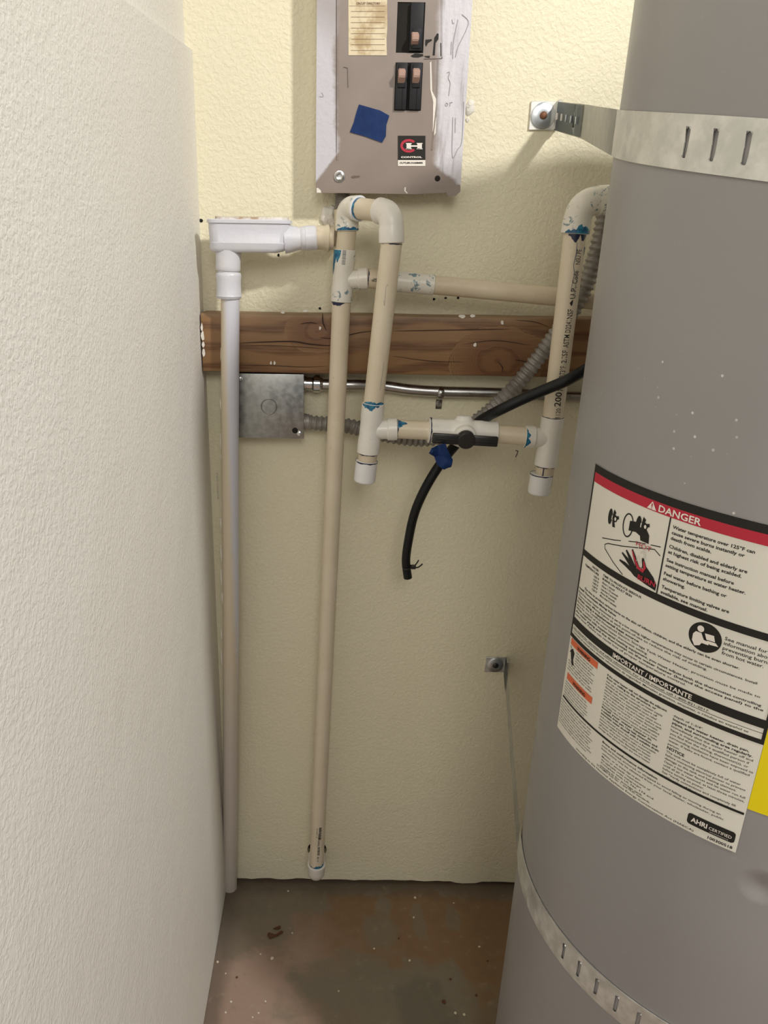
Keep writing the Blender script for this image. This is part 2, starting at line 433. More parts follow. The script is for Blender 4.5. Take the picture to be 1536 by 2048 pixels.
# ================================================================== THE SETTING
def blobpoly(c, r, n=9, ax=None, seed=0, sq=1.0):
    rnd = random.Random(seed); A, B = ax
    return [c+A*math.cos(2*PI*i/n)*r*(.65+.6*rnd.random())+B*math.sin(2*PI*i/n)*r*sq*(.65+.6*rnd.random()) for i in range(n)]

bm = newbm()
for v in ((-1.2, -3.2), (2.6, -3.2), (2.6, .25), (-1.2, .25)): bm.verts.new((v[0], v[1], 0))
bm.faces.new(bm.verts); r = bmesh.ops.extrude_face_region(bm, geom=list(bm.faces))
for v in r['geom']:
    if isinstance(v, bmesh.types.BMVert): v.co.z = -.08
bmesh.ops.recalc_face_normals(bm, faces=bm.faces)
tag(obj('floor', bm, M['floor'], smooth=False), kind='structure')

# back wall: ragged painted lower edge just above the slab, and the hole the riser enters through
hc = Vector((at(634, 1699, 0).x, 0, at(634, 1699, 0).z)); hr = .0178
def wall_back():
    bm = newbm(); rnd = random.Random(4)
    low = []; x = -.75
    pts = [(-.75, .004)]
    xs = [-.192+i*.012 for i in range(80)]
    for i, xx in enumerate(xs):
        z = .007+.0025*noise.noise(Vector((xx*30, 3, 0)))+.0015*noise.noise(Vector((xx*110, 7, 0)))
        if xx < -.05: z += -.004*max(0, noise.noise(Vector((xx*60, 1, 5))))
        if .235 < xx < .285: z -= .0045
        pts.append((xx, max(z, .001)))
    pts += [(1.7, .006), (1.7, 2.45), (-.75, 2.45)]
    outer = [bm.verts.new((p[0], 0, p[1])) for p in pts]
    n = len(outer); E = [bm.edges.new((outer[i], outer[(i+1) % n])) for i in range(n)]
    H = [bm.verts.new((hc.x+hr*math.cos(-2*PI*i/28), 0, hc.z+hr*1.02*math.sin(-2*PI*i/28))) for i in range(28)]
    E += [bm.edges.new((H[i], H[(i+1) % 28])) for i in range(28)]
    bmesh.ops.triangle_fill(bm, use_beauty=True, edges=E)
    for f in bm.faces:
        f.normal_update()
    r = bmesh.ops.extrude_face_region(bm, geom=list(bm.faces))
    for v in r['geom']:
        if isinstance(v, bmesh.types.BMVert): v.co.y = .013
    bmesh.ops.recalc_face_normals(bm, faces=bm.faces)
    return bm
wb = tag(obj('wall_back', wall_back(), M['wall'], smooth=False), kind='structure')
bm = newbm(); box(bm, (-.75, .0135, 0), (1.7, .05, 2.45)); obj('backing', bm, M['dark'], wb, smooth=False)

# left wall: thick skim layer whose sloping top edge leaves the older surface 9 mm behind it
LX = -.189
e0 = atx(378, 95, LX); e1_ = atx(250, 0, LX)
sl = (e1_.z-e0.z)/(e1_.y-e0.y)
def zedge(y): return e0.z+sl*(y-e0.y)
bm = newbm()
ys = [0.0-i*.05 for i in range(0, 33)]
prof = [Vector((LX, y, 0.0015+.0018*noise.noise(Vector((y*40, 2, 1))))) for y in ys] + [Vector((LX, -1.6, zedge(-1.6))), Vector((LX, 0, zedge(0)))]
prism(bm, prof, Vector((-.009, 0, 0)))
wl = tag(obj('wall_left', bm, M['wall_left'], smooth=False), kind='structure')
bm = newbm(); box(bm, (-.30, -3.2, 0), (LX-.0095, 0, 2.45)); obj('old_surface', bm, M['wall_left'], wl, smooth=False)
# small marks on the back wall
for (px, py, r, nm) in ((868, 598, .0022, 0), (891, 596, .0018, 0), (916, 596, .0018, 0), (402, 441, .0025, 0), (557, 510, .002, 0), (640, 617, .0022, 0), (1105, 636, .0022, 0)):
    bm = newbm(); c = at(px, py, -.0004)
    prism(bm, blobpoly(c, r, 8, (Vector((1, 0, 0)), Vector((0, 0, 1))), seed=px), Vector((0, .0006, 0))); obj('nail_hole', bm, M['hole'], wb, smooth=False)
for pts_ in (((1031, 901), (1036, 902), (1034, 909), (1031, 914)),):
    bm = newbm(); sweep(bm, [at(*p, -.0003) for p in pts_], .0006, 5); obj('scratch', bm, M['hole'], wb)
def lump(pxs, y, r, h, seed, m, parent, name='paint_blob'):
    bm = newbm(); c = at(*pxs, y)
    R = [(1, 0), (.93, .35), (.75, .65), (.5, .88), (.22, .98)]
    n = 20; rings = []
    for a, b in R:
        ring = []
        for k in range(n):
            t = 2*PI*k/n; f = .95+.45*noise.noise(Vector((math.cos(t)*1.3, math.sin(t)*1.3, seed*2.1)))
            ring.append(bm.verts.new(c+Vector((math.cos(t)*r*a*f, -h*b*(1+.5*noise.noise(Vector((a*5, t*2, seed)))), math.sin(t)*r*a*f*1.2))))
        rings.append(ring)
    for i in range(len(R)-1):
        for k in range(n): bm.faces.new((rings[i][k], rings[i][(k+1) % n], rings[i+1][(k+1) % n], rings[i+1][k]))
    bm.faces.new(rings[-1]); bmesh.ops.recalc_face_normals(bm, faces=bm.faces)
    return obj(name, bm, m, parent)
lump((940, 214), 0, .0075, .003, 3, M['caulk'], wb)
lump((935, 240), 0, .003, .0015, 5, M['caulk'], wb)
lump((657, 434), -.001, .013, .006, 8, M['caulk'], wb)
lump((668, 448), -.001, .008, .005, 9, M['caulk'], wb)

# ================================================================== TIMBER BEAM
bt, bb_ = at(700, 631, -.038).z, at(700, 748, -.038).z
bl = LX+.0015
beam = thing('timber_beam', 'brown stained timber beam fixed flat across the cream wall', 'beam', (bl, 0, bb_))
bm = newbm(); box(bm, (bl, -.038, bb_), (1.0, -.0005, bt), .0025, seg=2)
bmesh.ops.subdivide_edges(bm, edges=[e for e in bm.edges if abs((e.verts[0].co-e.verts[1].co).x) > .5], cuts=60)
for v in bm.verts: v.co.z += .0012*noise.noise(Vector((v.co.x*9, v.co.z*5, 0))); v.co.y += .0006*noise.noise(Vector((v.co.x*20, v.co.z*30, 4))) if v.co.y < -.03 else 0
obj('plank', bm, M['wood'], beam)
def crack(pts, w):
    P = [at(x, y, -.0392) for x, y in pts]; P = catmull(P, 5); n = len(P); bm = newbm(); A = []; B = []
    for i, p in enumerate(P):
        t = (P[min(i+1, n-1)]-P[max(i-1, 0)]).normalized(); s = Vector((-t.z, 0, t.x)); ww = w*math.sin(PI*(i+.3)/(n-.4))**.6
        A.append(bm.verts.new(p+s*ww)); B.append(bm.verts.new(p-s*ww))
    for i in range(n-1): bm.faces.new((A[i], A[i+1], B[i+1], B[i]))
    obj('crack', bm, M['crack'], beam, smooth=False)
crack([(479, 686), (530, 684), (585, 683), (618, 688), (650, 691), (664, 690)], .0009)
crack([(479, 692), (540, 691), (600, 694), (660, 698)], .0003)
crack([(645, 626), (646, 645), (653, 662)], .0009)
crack([(640, 674), (655, 677), (680, 675), (715, 666), (760, 660)], .0006)
crack([(785, 662), (850, 661), (960, 659), (1020, 658)], .0005)
crack([(600, 648), (620, 645), (635, 648)], .0006)
crack([(930, 688), (990, 681), (1060, 690)], .0004)
crack([(785, 712), (860, 722), (930, 724)], .0004)
crack([(1030, 720), (1045, 722), (1060, 727)], .0006)
crack([(995, 722), (1005, 735), (1003, 745)], .0006)
crack([(470, 730), (540, 731), (600, 734), (655, 733)], .0004)
crack([(1030, 640), (1070, 644), (1100, 655)], .0004)
rnd = random.Random(11)
for i, (px, py, r) in enumerate(((402, 655, 0.0016500000000000002), (404, 672, 0.0022), (405, 690, 0.0016500000000000002), (406, 706, 0.0019250000000000003), (640, 656, .0015), (542, 726, .0015), (549, 726, .0015), (1005, 645, .002), (950, 690, .002), (566, 625, .003), (925, 633, .005), (945, 632, .004), (610, 622, .003))):
    bm = newbm(); c = at(px, py, -.0395)
    if px < 410: c.x += .001
    prism(bm, blobpoly(c, r, 8, (Vector((1, 0, 0)), Vector((0, 0, 1))), seed=i+50, sq=.5 if py < 640 else (3.2 if px < 410 else 1.6)), Vector((0, .0012, 0)))
    obj('paint_fleck', bm, M['caulk'], beam, smooth=False)

# ================================================================== WATER HEATER
TR = .23
TC = Vector((.44853, -.44149, 0)); TA = Vector((.010654, -.00042, 1)).normalized()
T1 = Vector((0, 1, 0)).cross(TA).normalized(); T2 = TA.cross(T1)
def tankp(s, z, off=0.):                # s: millimetres round the shell (negative to the left), z: metres along the axis
    th = s/1000/TR; return TC+TA*z+(T1*math.sin(th)-T2*math.cos(th))*(TR+off)
M['tank'] = mat('grey_tank_enamel', (.28, .26, .25), .4, spec=.6, build=tank_b)
heater = thing('water_heater', 'tall grey cylindrical water heater with warning label and metal straps round it', 'water heater', TC)
def ringz(bm, prof, seg=160):
    rings = [[bm.verts.new(TC+TA*z+(T1*math.sin(2*PI*k/seg)-T2*math.cos(2*PI*k/seg))*r) for k in range(seg)] for z, r in prof]
    for i in range(len(rings)-1):
        for k in range(seg): bm.faces.new((rings[i][k], rings[i][(k+1) % seg], rings[i+1][(k+1) % seg], rings[i+1][k]))
    bm.faces.new(list(reversed(rings[0]))); bm.faces.new(rings[-1])
TOP = 1.43
bm = newbm(); ringz(bm, [(.05, TR-.004), (.055, TR)]+[(.055+(TOP-.06-.055)*i/40, TR) for i in range(1, 41)]+[(TOP-.055, TR-.003)]); obj('tank_shell', bm, M['tank'], heater)
bm = newbm(); ringz(bm, [(.004, TR-.012), (.004, TR-.003), (.052, TR-.003), (.053, TR-.012)], 96); obj('base_ring', bm, M['black'], heater)
bm = newbm(); ringz(bm, [(TOP-.056, TR-.002), (TOP-.056, TR+.002), (TOP-.03, TR+.002), (TOP-.01, TR-.012), (TOP, TR-.04), (TOP+.004, .05)], 120); obj('top_lid', bm, M['tank'], heater)
for sx in (-.1, .1):
    bm = newbm(); lathe(bm, TC+TA*(TOP-.004)+T1*sx, TA, [(0, .016), (.05, .016), (.05, .013), (.08, .013)]); obj('pipe_nipple', bm, M['chrome'], heater)
lab = Print(lambda a, b: tankp(a, b/1000, .0004))
lab.rect(-335, 683.5, -137.5, 957.5, 66, 8)
warn = lab.make('warning_label', M['label'], heater, 'cream warning label with black bands, red danger strip and small print')
K = Print(lambda a, b: tankp(a, b/1000, .0007))       # black ink
RD = Print(lambda a, b: tankp(a, b/1000, .0007)); OR = Print(lambda a, b: tankp(a, b/1000, .0007))
WH = Print(lambda a, b: tankp(a, b/1000, .0011)); K2 = Print(lambda a, b: tankp(a, b/1000, .0011)); R2 = Print(lambda a, b: tankp(a, b/1000, .0013))
GR = Print(lambda a, b: tankp(a, b/1000, .0009))
L0, L1 = -335, -137.5
K.rect(L0, 950.5, L1, 957.5, 66); RD.rect(L0+2.2, 942, L1, 950.5, 66)
K.rect(L0, 787, L0+2.2, 950.5, 1, 8); K.rect(L1-2.2, 787, L1, 942, 1, 8)
K.rect(L0, 871, L1, 877, 66)
K.rect(-237.6, 877, -236.4, 942, 1, 4)
K.rect(L0, 800.6, L1, 808, 66); K.rect(L0, 787, L1, 791, 66); K.rect(L0, 796.2, L1, 796.6, 66)
K.rect(L0+3, 720.6, L1-1, 722.8, 66)
WH.poly([(-259.6, 942.9), (-250.4, 942.9), (-255, 949.6)]); R2.rect(-255.5, 945, -254.5, 947.8); R2.ell(-255, 944, .5, .5, 8)
WH.text('DANGER', -248.5, 943.4, 5.6, 36.5, .02)
par = [['Water temperature over 125°F can', 62], ['cause severe burns instantly or', 56], ['death from scalds.', 33], None, ['Children, disabled and elderly are', 60], ['at highest risk of being scalded.', 57], None,
       ['See instruction manual before', 53], ['setting temperature at water heater.', 62], None, ['Feel water before bathing or', 50], ['showering.', 19], None, ['Temperature limiting valves are', 54], ['available, see manual.', 39]]
z = 934.2
for p in par:
    if p is None: z -= 2.3; continue
    K.text(p[0], -233.8, z, 2.7, p[1], .022); z -= 4.62
# tap and hand pictogram
def tap(a, b, s):
    K.ell(a-3.2*s, b, 2.6*s, 6.4*s); K.ell(a+2.6*s, b+.3*s, 3.0*s, 3.0*s, 8)
    K.poly([(a+.4*s, b+7*s), (a+3*s, b+5.4*s), (a+2.2*s, b+2*s), (a-.4*s, b+1.6*s)]); K.poly([(a-.2*s, b-1.6*s), (a+2.4*s, b-2*s), (a+4.2*s, b-6.6*s), (a+1.0*s, b-7*s)])
    K.poly([(a+2*s, b+2*s), (a+6.6*s, b+3.6*s), (a+7.2*s, b+1.2*s), (a+3*s, b-.4*s)]); GR.ell(a+3.4*s, b+.2*s, 1.1*s, 1.5*s, 12)
    GR.rect(a-1.1*s, b-1.6*s, a-.3*s, b+1.8*s)
tap(-296, 921, 1.1); tap(-262, 926.5, 1.1)
K.arc(-276.5, 921.5, 6.2, 10.5, 1.2); 
K.poly([(-275, 926), (-266, 928), (-258, 926.5), (-253.2, 921), (-252.4, 914), (-261, 914), (-262, 917.5), (-267, 919), (-275, 917.5)])
K.line([(-306, 898.7), (-290, 903), (-265, 911), (-241, 915.8)], .8); K.line([(-297, 897), (-280, 901.5), (-262, 907), (-246, 911.8), (-240, 908.5)], .8)
K.line([(-297, 897), (-301, 894.6), (-300, 891), (-287, 884), (-273.5, 878)], .8)
rr = random.Random(3)
for i in range(34):
    a, b = -257+rr.uniform(-4.6, 4.6), 913-rr.uniform(0, 21); GR.line([(a, b), (a+rr.uniform(-.6, .6), b-2.2)], .55)
def finger(p, w): K.line(p, w)
finger([(-279.5, 889), (-273, 888.3), (-265, 886)], [1.6, 3.2, 3.4]); finger([(-278, 896.4), (-271, 893), (-264, 888)], [1.6, 3.2, 3.4]); finger([(-273.8, 900.4), (-268.5, 895.5), (-262, 889)], [1.6, 3.2, 3.4])
finger([(-267.5, 903.5), (-263.5, 897.5), (-258, 889)], [1.6, 3.2, 3.8]); finger([(-255.5, 900.5), (-252.8, 894), (-249, 888)], [2, 4, 5])
K.poly([(-267, 889.5), (-257, 892), (-250.5, 894.5), (-242.5, 888.8), (-238.6, 883.5), (-238.6, 878.5), (-249, 880), (-261, 882.2), (-268, 885.8)])
R2.line([(-267, 903), (-262.6, 896.5), (-258, 891), (-253, 890), (-251.6, 893.5), (-253.6, 898.6)], [.8, 1.8, 2.6, 2.8, 2.6, 1.0])
R2.text('HOT', -264, 908.6, 4.0, 15.5); R2.text('BURN', -256.8, 881.6, 4.4, 17.4, .02)
# table of times
K.text('WATER', -314.4, 866.8, 2.0, 10.5, .02, al='l'); K.text('TEMPERATURE', -326.8, 863.4, 2.0, 24, .02)
for i, (a, b) in enumerate((('155°F', 'About 1 second'), ('150°F', 'About 1 1/2 seconds'), ('140°F', 'Less than 5 seconds'), ('130°F', 'About 30 seconds'), ('120°F', 'More than 5 minutes'))):
    K.text(a, -309.5, 859.6-i*3.2, 1.9, 8, .015); K.text(b, -296.6, 859.6-i*3.2, 1.9, None, .015)
K.text('TIME TO PRODUCE SERIOUS', -296.8, 866.4, 2.0, 46.5, .02); K.text('BURNS ON ADULT SKIN', -296.8, 863.0, 2.0, 37, .02)
K.text('The time to produce serious burns on the skin of infants, children, and the elderly can be even shorter.', -321.5, 842.0, 2.1, 157, .02)
K.text('Install Thermostatic Mixing Valves', -331, 838.4, 2.0, 58, .025)
for i, (t, w, b) in enumerate((('Even if the water heater thermostat is set to a low setting, higher temperatures may occur in certain circumstances. Install', 180, .012),
        ('Thermostatic Mixing Valves at each point-of-use to reduce the risk of scalding.', 145, .005), ('When using a supplemental heat source', 86, .025),
        ('Because this Certified Household Electric Storage Tank Water Heater, provision must be made to', 184, .005), ('allow for control of the water heater thermostat setting.', 96, .005),
        ('When supplied with supplemental heating equipment, you must adjust both the thermostat controlling', 186, .018), ('the water piping and the thermostat on the water heater (behind the access panel) to the', 188, .018), ('same level. Failure can cause loss of proper temperature control.', 132, .005))):
    K.text(t, -331, 834.6-i*3.35, 2.05, w, b)
K2_ = K2
K.cols(-205.1, -180.1, 26, lambda x: (857.6-12.2*math.sqrt(max(0, 1-((x+192.6)/12.5)**2)), 857.6+12.2*math.sqrt(max(0, 1-((x+192.6)/12.5)**2))))
WH.ell(-196.6, 863.6, 2.6, 2.7, 16); WH.poly([(-201.5, 857.5), (-199.8, 860.2), (-195.5, 860.4), (-192.8, 855.6), (-188.6, 855.2), (-188.8, 852.6), (-194, 852.4), (-195, 850), (-198.8, 848.2), (-201.4, 852)])
WH.poly([(-193, 861.2), (-186.2, 861.8), (-184.6, 857), (-191, 856.6)]); WH.poly([(-190.8, 856), (-184, 856.4), (-181.6, 854.2), (-188, 853.4)])
for i, (t, w) in enumerate((('See manual for more', 41), ('information about', 34), ('preventing burns', 32.5), ('from hot water.', 29))):
    K.text(t, -178.6, 861.6-i*4.1, 2.9, w, .008)
WH.text('IMPORTANT / IMPORTANTE', -268.6, 802.0, 4.2, 76, .02)
K.text('See manual for operation and safety information. For a free manual, call 1-800-821-2017.', -330, 797.4, 1.9, 152, .005)
K.text('Consulte el manual para obtener información de seguridad. Manuales gratuitos, etiquetas, o rótulos en español se', -330, 792.9, 1.9, 181, .005)
# lower left column
OR.rect(-331.5, 779.6, -285, 786.2, 12); OR2 = Print(OR.map); OR2.rect(-329.5, 742.6, -285, 749.6, 12)
K2.text('WARNING', -318, 780.9, 3.4, 22, .02); K2.text('WARNING', -317, 743.9, 3.4, 22, .02)
K.poly([(-330, 774), (-326, 777), (-322, 774), (-323, 767), (-320.5, 762), (-324, 760.5), (-327, 766)]); K.line([(-331, 778), (-328, 775), (-331, 771)], .8)
words = 'the water heater must be installed and adjusted by a qualified person read all instructions before use leaks can cause property damage turn off power and water supply do not store flammable materials near this heater local codes may require a drain pan relief valve and expansion tank'.split()
rw = random.Random(5)
def para(P, a0, a1, zt, n, pitch, cap, bold=0., ind=0, ragged=.12, first=None):
    for i in range(n):
        w = (a1-a0)*(1-ragged*rw.random()); x0 = a0
        if first and i < first: x0 = a0+ind; w -= ind
        s = ''; L = w/(cap*.78)
        while len(s) < L: s += rw.choice(words)+' '
        P.text(s.strip(), x0, zt-i*pitch, cap, w, bold)
para(K, -331, -287, 776.6, 9, 2.95, 1.6, .004, 12, first=5)
para(K, -331, -283, 749.4-0, 0, 3, 1.6)
para(K, -331, -287, 739.0, 6, 2.95, 1.6, .004)
for i, t in enumerate(('If the water heater will not damage the adjacent', 'floor or ceiling to the structure, or')): K.text(t, -271.5, 781-i*3.1, 2.0, 62-i*9, .022)
para(K, -271.5, -209.5, 774.8, 9, 3.0, 1.75, .004)
for i, t in enumerate(('Install your water heater in', 'a suitable drain pan. Use leak detection and', 'automatic water shutoff with a suitable drain')): K.text(t, -271.5, 747.8-i*3.1, 2.0, (54, 60, 62)[i], .022)
para(K, -271.5, -209.5, 738.4, 5, 3.0, 1.75, .004)
y = 780.2
for t, w, b, c in (('depth of 1-3/4".', 24, .004, 2.0), ('Inspect the water heater, drain pan,', 58, .024, 2.1), ('pipes, and surrounding area regularly.', 61, .024, 2.1), ('Immediately shut the water heater off and', 62, .004, 2.0), ('have it inspected by a qualified person if', 60, .004, 2.0),
                   ('you find that the wiring, thermostat(s), or', 60, .004, 2.0), ('surrounding insulation have been exposed to', 64, .004, 2.0), ('water. If leaks are found, contact a qualified', 62, .004, 2.0), ('person.', 10, .004, 2.0), ('NOTICE', 14.4, .026, 2.7),
                   ('The tank must be completely full of water', 58, .004, 2.0), ('before connecting electrical power to prevent', 62, .004, 2.0), ('damage to the tank and heating element.', 56, .004, 2.0), ('Open a hot water faucet and let water run full', 63, .004, 2.0), ('until all air is removed, at least three minutes,', 63, .004, 2.0), ('before turning on power.', 34, .004, 2.0), ('See "Verify connections and completely fill', 58, .004, 2.0), ('tank" section of the instruction manual.', 54, .004, 2.0)):
    K.text(t, -203.4, y, c, w, b); y -= 3.4 if t != 'person.' else 4.1
para(K, -333, -275, 717.0, 9, 3.1, 1.6, .004)
K.text('Brace and conformance information', -264, 715.6, 2.1, 58, .024)
K.text('must be braced, anchored, or strapped to avoid falling or moving during an', -264, 712.0, 1.9, 110, .004)
K.text('Instructions may be obtained from your local dealer, wholesaler, public', -264, 708.6, 1.9, 113, .004)
K.text('utilities. or at www.dgs.ca.gov', -262, 704.6, 1.8, 42, .004)
for i, (w, t) in enumerate(((52, 'Meets or exceeds requirements of'), (44, 'the applicable codes energy.ca.gov'), (56, 'Complies with UL No. 174 and'), (46, 'standards for storage tank'))): K.text(t, -262, 701.2-i*3.2, 1.8, w, .004)
K.text('SCAQMD Rule No. 1, and HUD standards.', -266, 689.3, 1.8, 58, .004)
K.text('according to the National Appliance Energy Conservation Act (NAECA)', -296, 685.6, 1.9, 126, .004)
n = 24
badge = []
for cx, cz, t0 in ((-142.8, 699.2, 0), (-174, 699.2, 90), (-174, 693.8, 180), (-142.8, 693.8, 270)):
    badge += [(cx+2.6*math.cos(math.radians(t0+i*15)), cz+2.6*math.sin(math.radians(t0+i*15))) for i in range(7)]
K.cols(-176.6, -140.2, 26, lambda x: (691.2+.0+2.6-math.sqrt(max(0, 2.6**2-max(0, abs(x+158.4)-15.6)**2)), 701.8-2.6+math.sqrt(max(0, 2.6**2-max(0, abs(x+158.4)-15.6)**2))))
WH.text('AHRI', -173.6, 694.6, 4.4, 12.6, .03); WH.text('CERTIFIED', -159.6, 694.9, 2.9, 17.0, .006); WH.text('www.ahridirectory.org', -158.6, 692.6, .9, 14)
K.text('100300518', -159, 685.6, 2.7, 18.6, .024)
K.make('black_print', M['lblack'], warn); RD.make('danger_strip', M['lred'], warn, 'red strip behind the word DANGER'); OR.make('orange_band', M['lorange'], warn, 'upper orange warning band'); OR2.make('orange_band', M['lorange'], warn, 'lower orange warning band')
WH.make('white_print', M['lwhite'], warn); K2.make('strip_lettering', M['lblack'], warn); R2.make('red_print', M['lred'], warn); GR.make('grey_print', M['label'], warn)
yl = Print(lambda a, b: tankp(a, b/1000, .0003)); yl.rect(-137.3, 727.3, -2, 914, 44, 6)
yo = yl.make('energy_label', M['yellow'], heater, 'bright yellow energy label at the right edge of the warning label')
yb = Print(lambda a, b: tankp(a, b/1000, .0008))
from itertools import count
for (s, z) in ((-125.6, 773.6), (-125.6, 767.8), (-125.6, 762)): yb.ell(s, z, .9, .9, 10)
yb.rect(-120, 880, -20, 882, 20); yb.make('black_print', M['lblack'], yo)

# ---- straps round the tank
def strap(name, label, bpx, zc, wallz, slots, w=.036, head=False):
    """zc(s) height of the band centre round the shell; the tail runs back to a bracket screwed to the wall"""
    b = at(*bpx, 0)
    t = thing(name, label, 'strap', (b.x, 0, b.z))
    bm = newbm(); off = .0016
    s0 = -PI/2*TR*1000*1.105; cols = []
    def P(s, k, o=off): return tankp(s, zc(s)+k*w/2, o)
    # edges of the cells
    hole = sorted(slots); cells = []; s = s0; s_end = PI/2*TR*1000
    for h in hole:
        while s < h-7: e = min(s+8, h-7); cells.append((s, e, None)); s = e
        cells.append((h-7, h+7, h)); s = h+7
    while s < s_end-.01: e = min(s+8, s_end); cells.append((s, e, None)); s = e
    cache = {}
    def V(s, k):
        key = (round(s, 4), round(k, 4))
        if key not in cache: cache[key] = bm.verts.new(P(s, k))
        return cache[key]
    KS = (-1, -.56, 0, .56, 1)
    for a, e, h in cells:
        if h is None:
            for k0, k1 in zip(KS[:-1], KS[1:]): bm.faces.new((V(a, k0), V(e, k0), V(e, k1), V(a, k1)))
            continue
        hw = 2.0; q = [a, h-hw, h+hw, e]
        for i in range(3):
            bm.faces.new((V(q[i], -1), V(q[i+1], -1), V(q[i+1], -.56), V(q[i], -.56))); bm.faces.new((V(q[i], .56), V(q[i+1], .56), V(q[i+1], 1), V(q[i], 1)))
        for sa, sb in ((a, h-hw), (h+hw, e)):
            bm.faces.new((V(sa, -.56), V(sb, -.56), V(sb, 0), V(sa, 0))); bm.faces.new((V(sa, 0), V(sb, 0), V(sb, .56), V(sa, .56)))
        for k in (-.56, .56):      # rounded slot ends
            for sg in (-1, 1):
                bm.faces.new([V(h+sg*hw, k), V(h+sg*hw, k*.84), V(h+sg*hw*.75, k*.93), V(h+sg*hw*.3, k*.985)] if True else [])
    for k in ():
        pass
    bmesh.ops.remove_doubles(bm, verts=bm.verts, dist=1e-5)
    # tails back to the wall
    for sgn, se in ((-1, s0), (1, s_end)):
        p = tankp(se, zc(se), off)
        if sgn < 0:
            end = Vector((b.x+.0165, -.003, b.z)); mid = p.lerp(end, .64)
            if head: mid = at(1165, 243, -.145)
        else: end = Vector((p.x-.02, -.004, b.z)); mid = p.lerp(end, .64)
        path = catmull([p, p.lerp(mid, .5), mid, mid.lerp(end, .5), end], 7)
        rows = [[V(se, k) for k in KS]]; N = len(path)
        for i, q in enumerate(path[1:]):
            f = (i+1)/(N-1); ww = w*(1-.06*f); rows.append([bm.verts.new(q+Vector((0, 0, k*ww/2))) for k in KS])
        for i in range(N-1):
            for k in range(4): bm.faces.new((rows[i][k], rows[i+1][k], rows[i+1][k+1], rows[i][k+1]))
        if sgn < 0: tail = (path, mid, end)
    r = bmesh.ops.solidify(bm, geom=list(bm.faces), thickness=.0009)
    bmesh.ops.recalc_face_normals(bm, faces=bm.faces)
    obj('band', bm, M['galv'], t)
    # darker arm of the wall bracket riveted over the strap's tail
    path, mid, end = tail; bm = newbm(); half = path[len(path)//2:] if head else path[int(len(path)*.8):]
    lo = [bm.verts.new(q+Vector((-.0012, 0, -w*.455))) for q in half]; hi = [bm.verts.new(q+Vector((-.0012, 0, w*.455))) for q in half]
    for i in range(len(half)-1): bm.faces.new((lo[i], lo[i+1], hi[i+1], hi[i]))
    bmesh.ops.solidify(bm, geom=list(bm.faces), thickness=.001); bmesh.ops.recalc_face_normals(bm, faces=bm.faces)
    arm = obj('bracket_arm', bm, M['arm'], t)
    if head:
        for k in range(5):
            f = .12+.18*k; q = half[-1].lerp(half[0], f); bm = newbm(); box(bm, q+Vector((-.0030, -.0014, -.004)), q+Vector((-.0010, .0014, .004)), .0004, seg=1); obj('slot', bm, M['lwhite' if k < 2 else 'zinc'], arm)
    return t, b
zt = lambda s: 1.1985+.028*min(1, max(0, (-s-215)/150.0)) if s < 0 else 1.1985
up, b1 = strap('tank_strap', 'slotted galvanised strap round the upper part of the water heater', (1085, 232), lambda s: 1.1965+.03*max(0, min(1, (-s-200)/200)), 0, [-280.5+24.6*i for i in range(20)], head=True)
lo_, b2 = strap('tank_strap', 'lower slotted galvanised strap low on the water heater near the floor', (990, 1328), lambda s: .459, 0, [-266.8+21.9*i for i in range(24)])
def bracket(t, b, w, h, wr, flange, scr):
    bm = newbm(); box(bm, (b.x-w/2, -.003, b.z-h/2), (b.x+w/2, -.0002, b.z+h/2), .0006, seg=1)
    if flange: box(bm, (b.x+w/2-.002, -.016, b.z-h/2), (b.x+w/2+.003, -.001, b.z+h/2), .001, seg=1)
    obj('bracket', bm, M['galv'], t)
    bm = newbm(); c = Vector((b.x, -.003, b.z)); lathe(bm, c, Vector((0, -1, 0)), [(0, wr), (.0016, wr), (.0022, wr*.94), (.0022, wr*.3)], 32); obj('washer', bm, M['zinc'], t)
    bm = newbm(); c = Vector((b.x, -.005, b.z)); lathe(bm, c, Vector((0, -1, 0)), [(0, .0048), (.0012, .0046), (.0026, .003), (.0028, .001)], 20); obj('screw', bm, scr, t)
bracket(up, b1, .034, .034, .0155, True, M['rust'])
bracket(lo_, b2, .034, .028, .0130, True, M['black'])

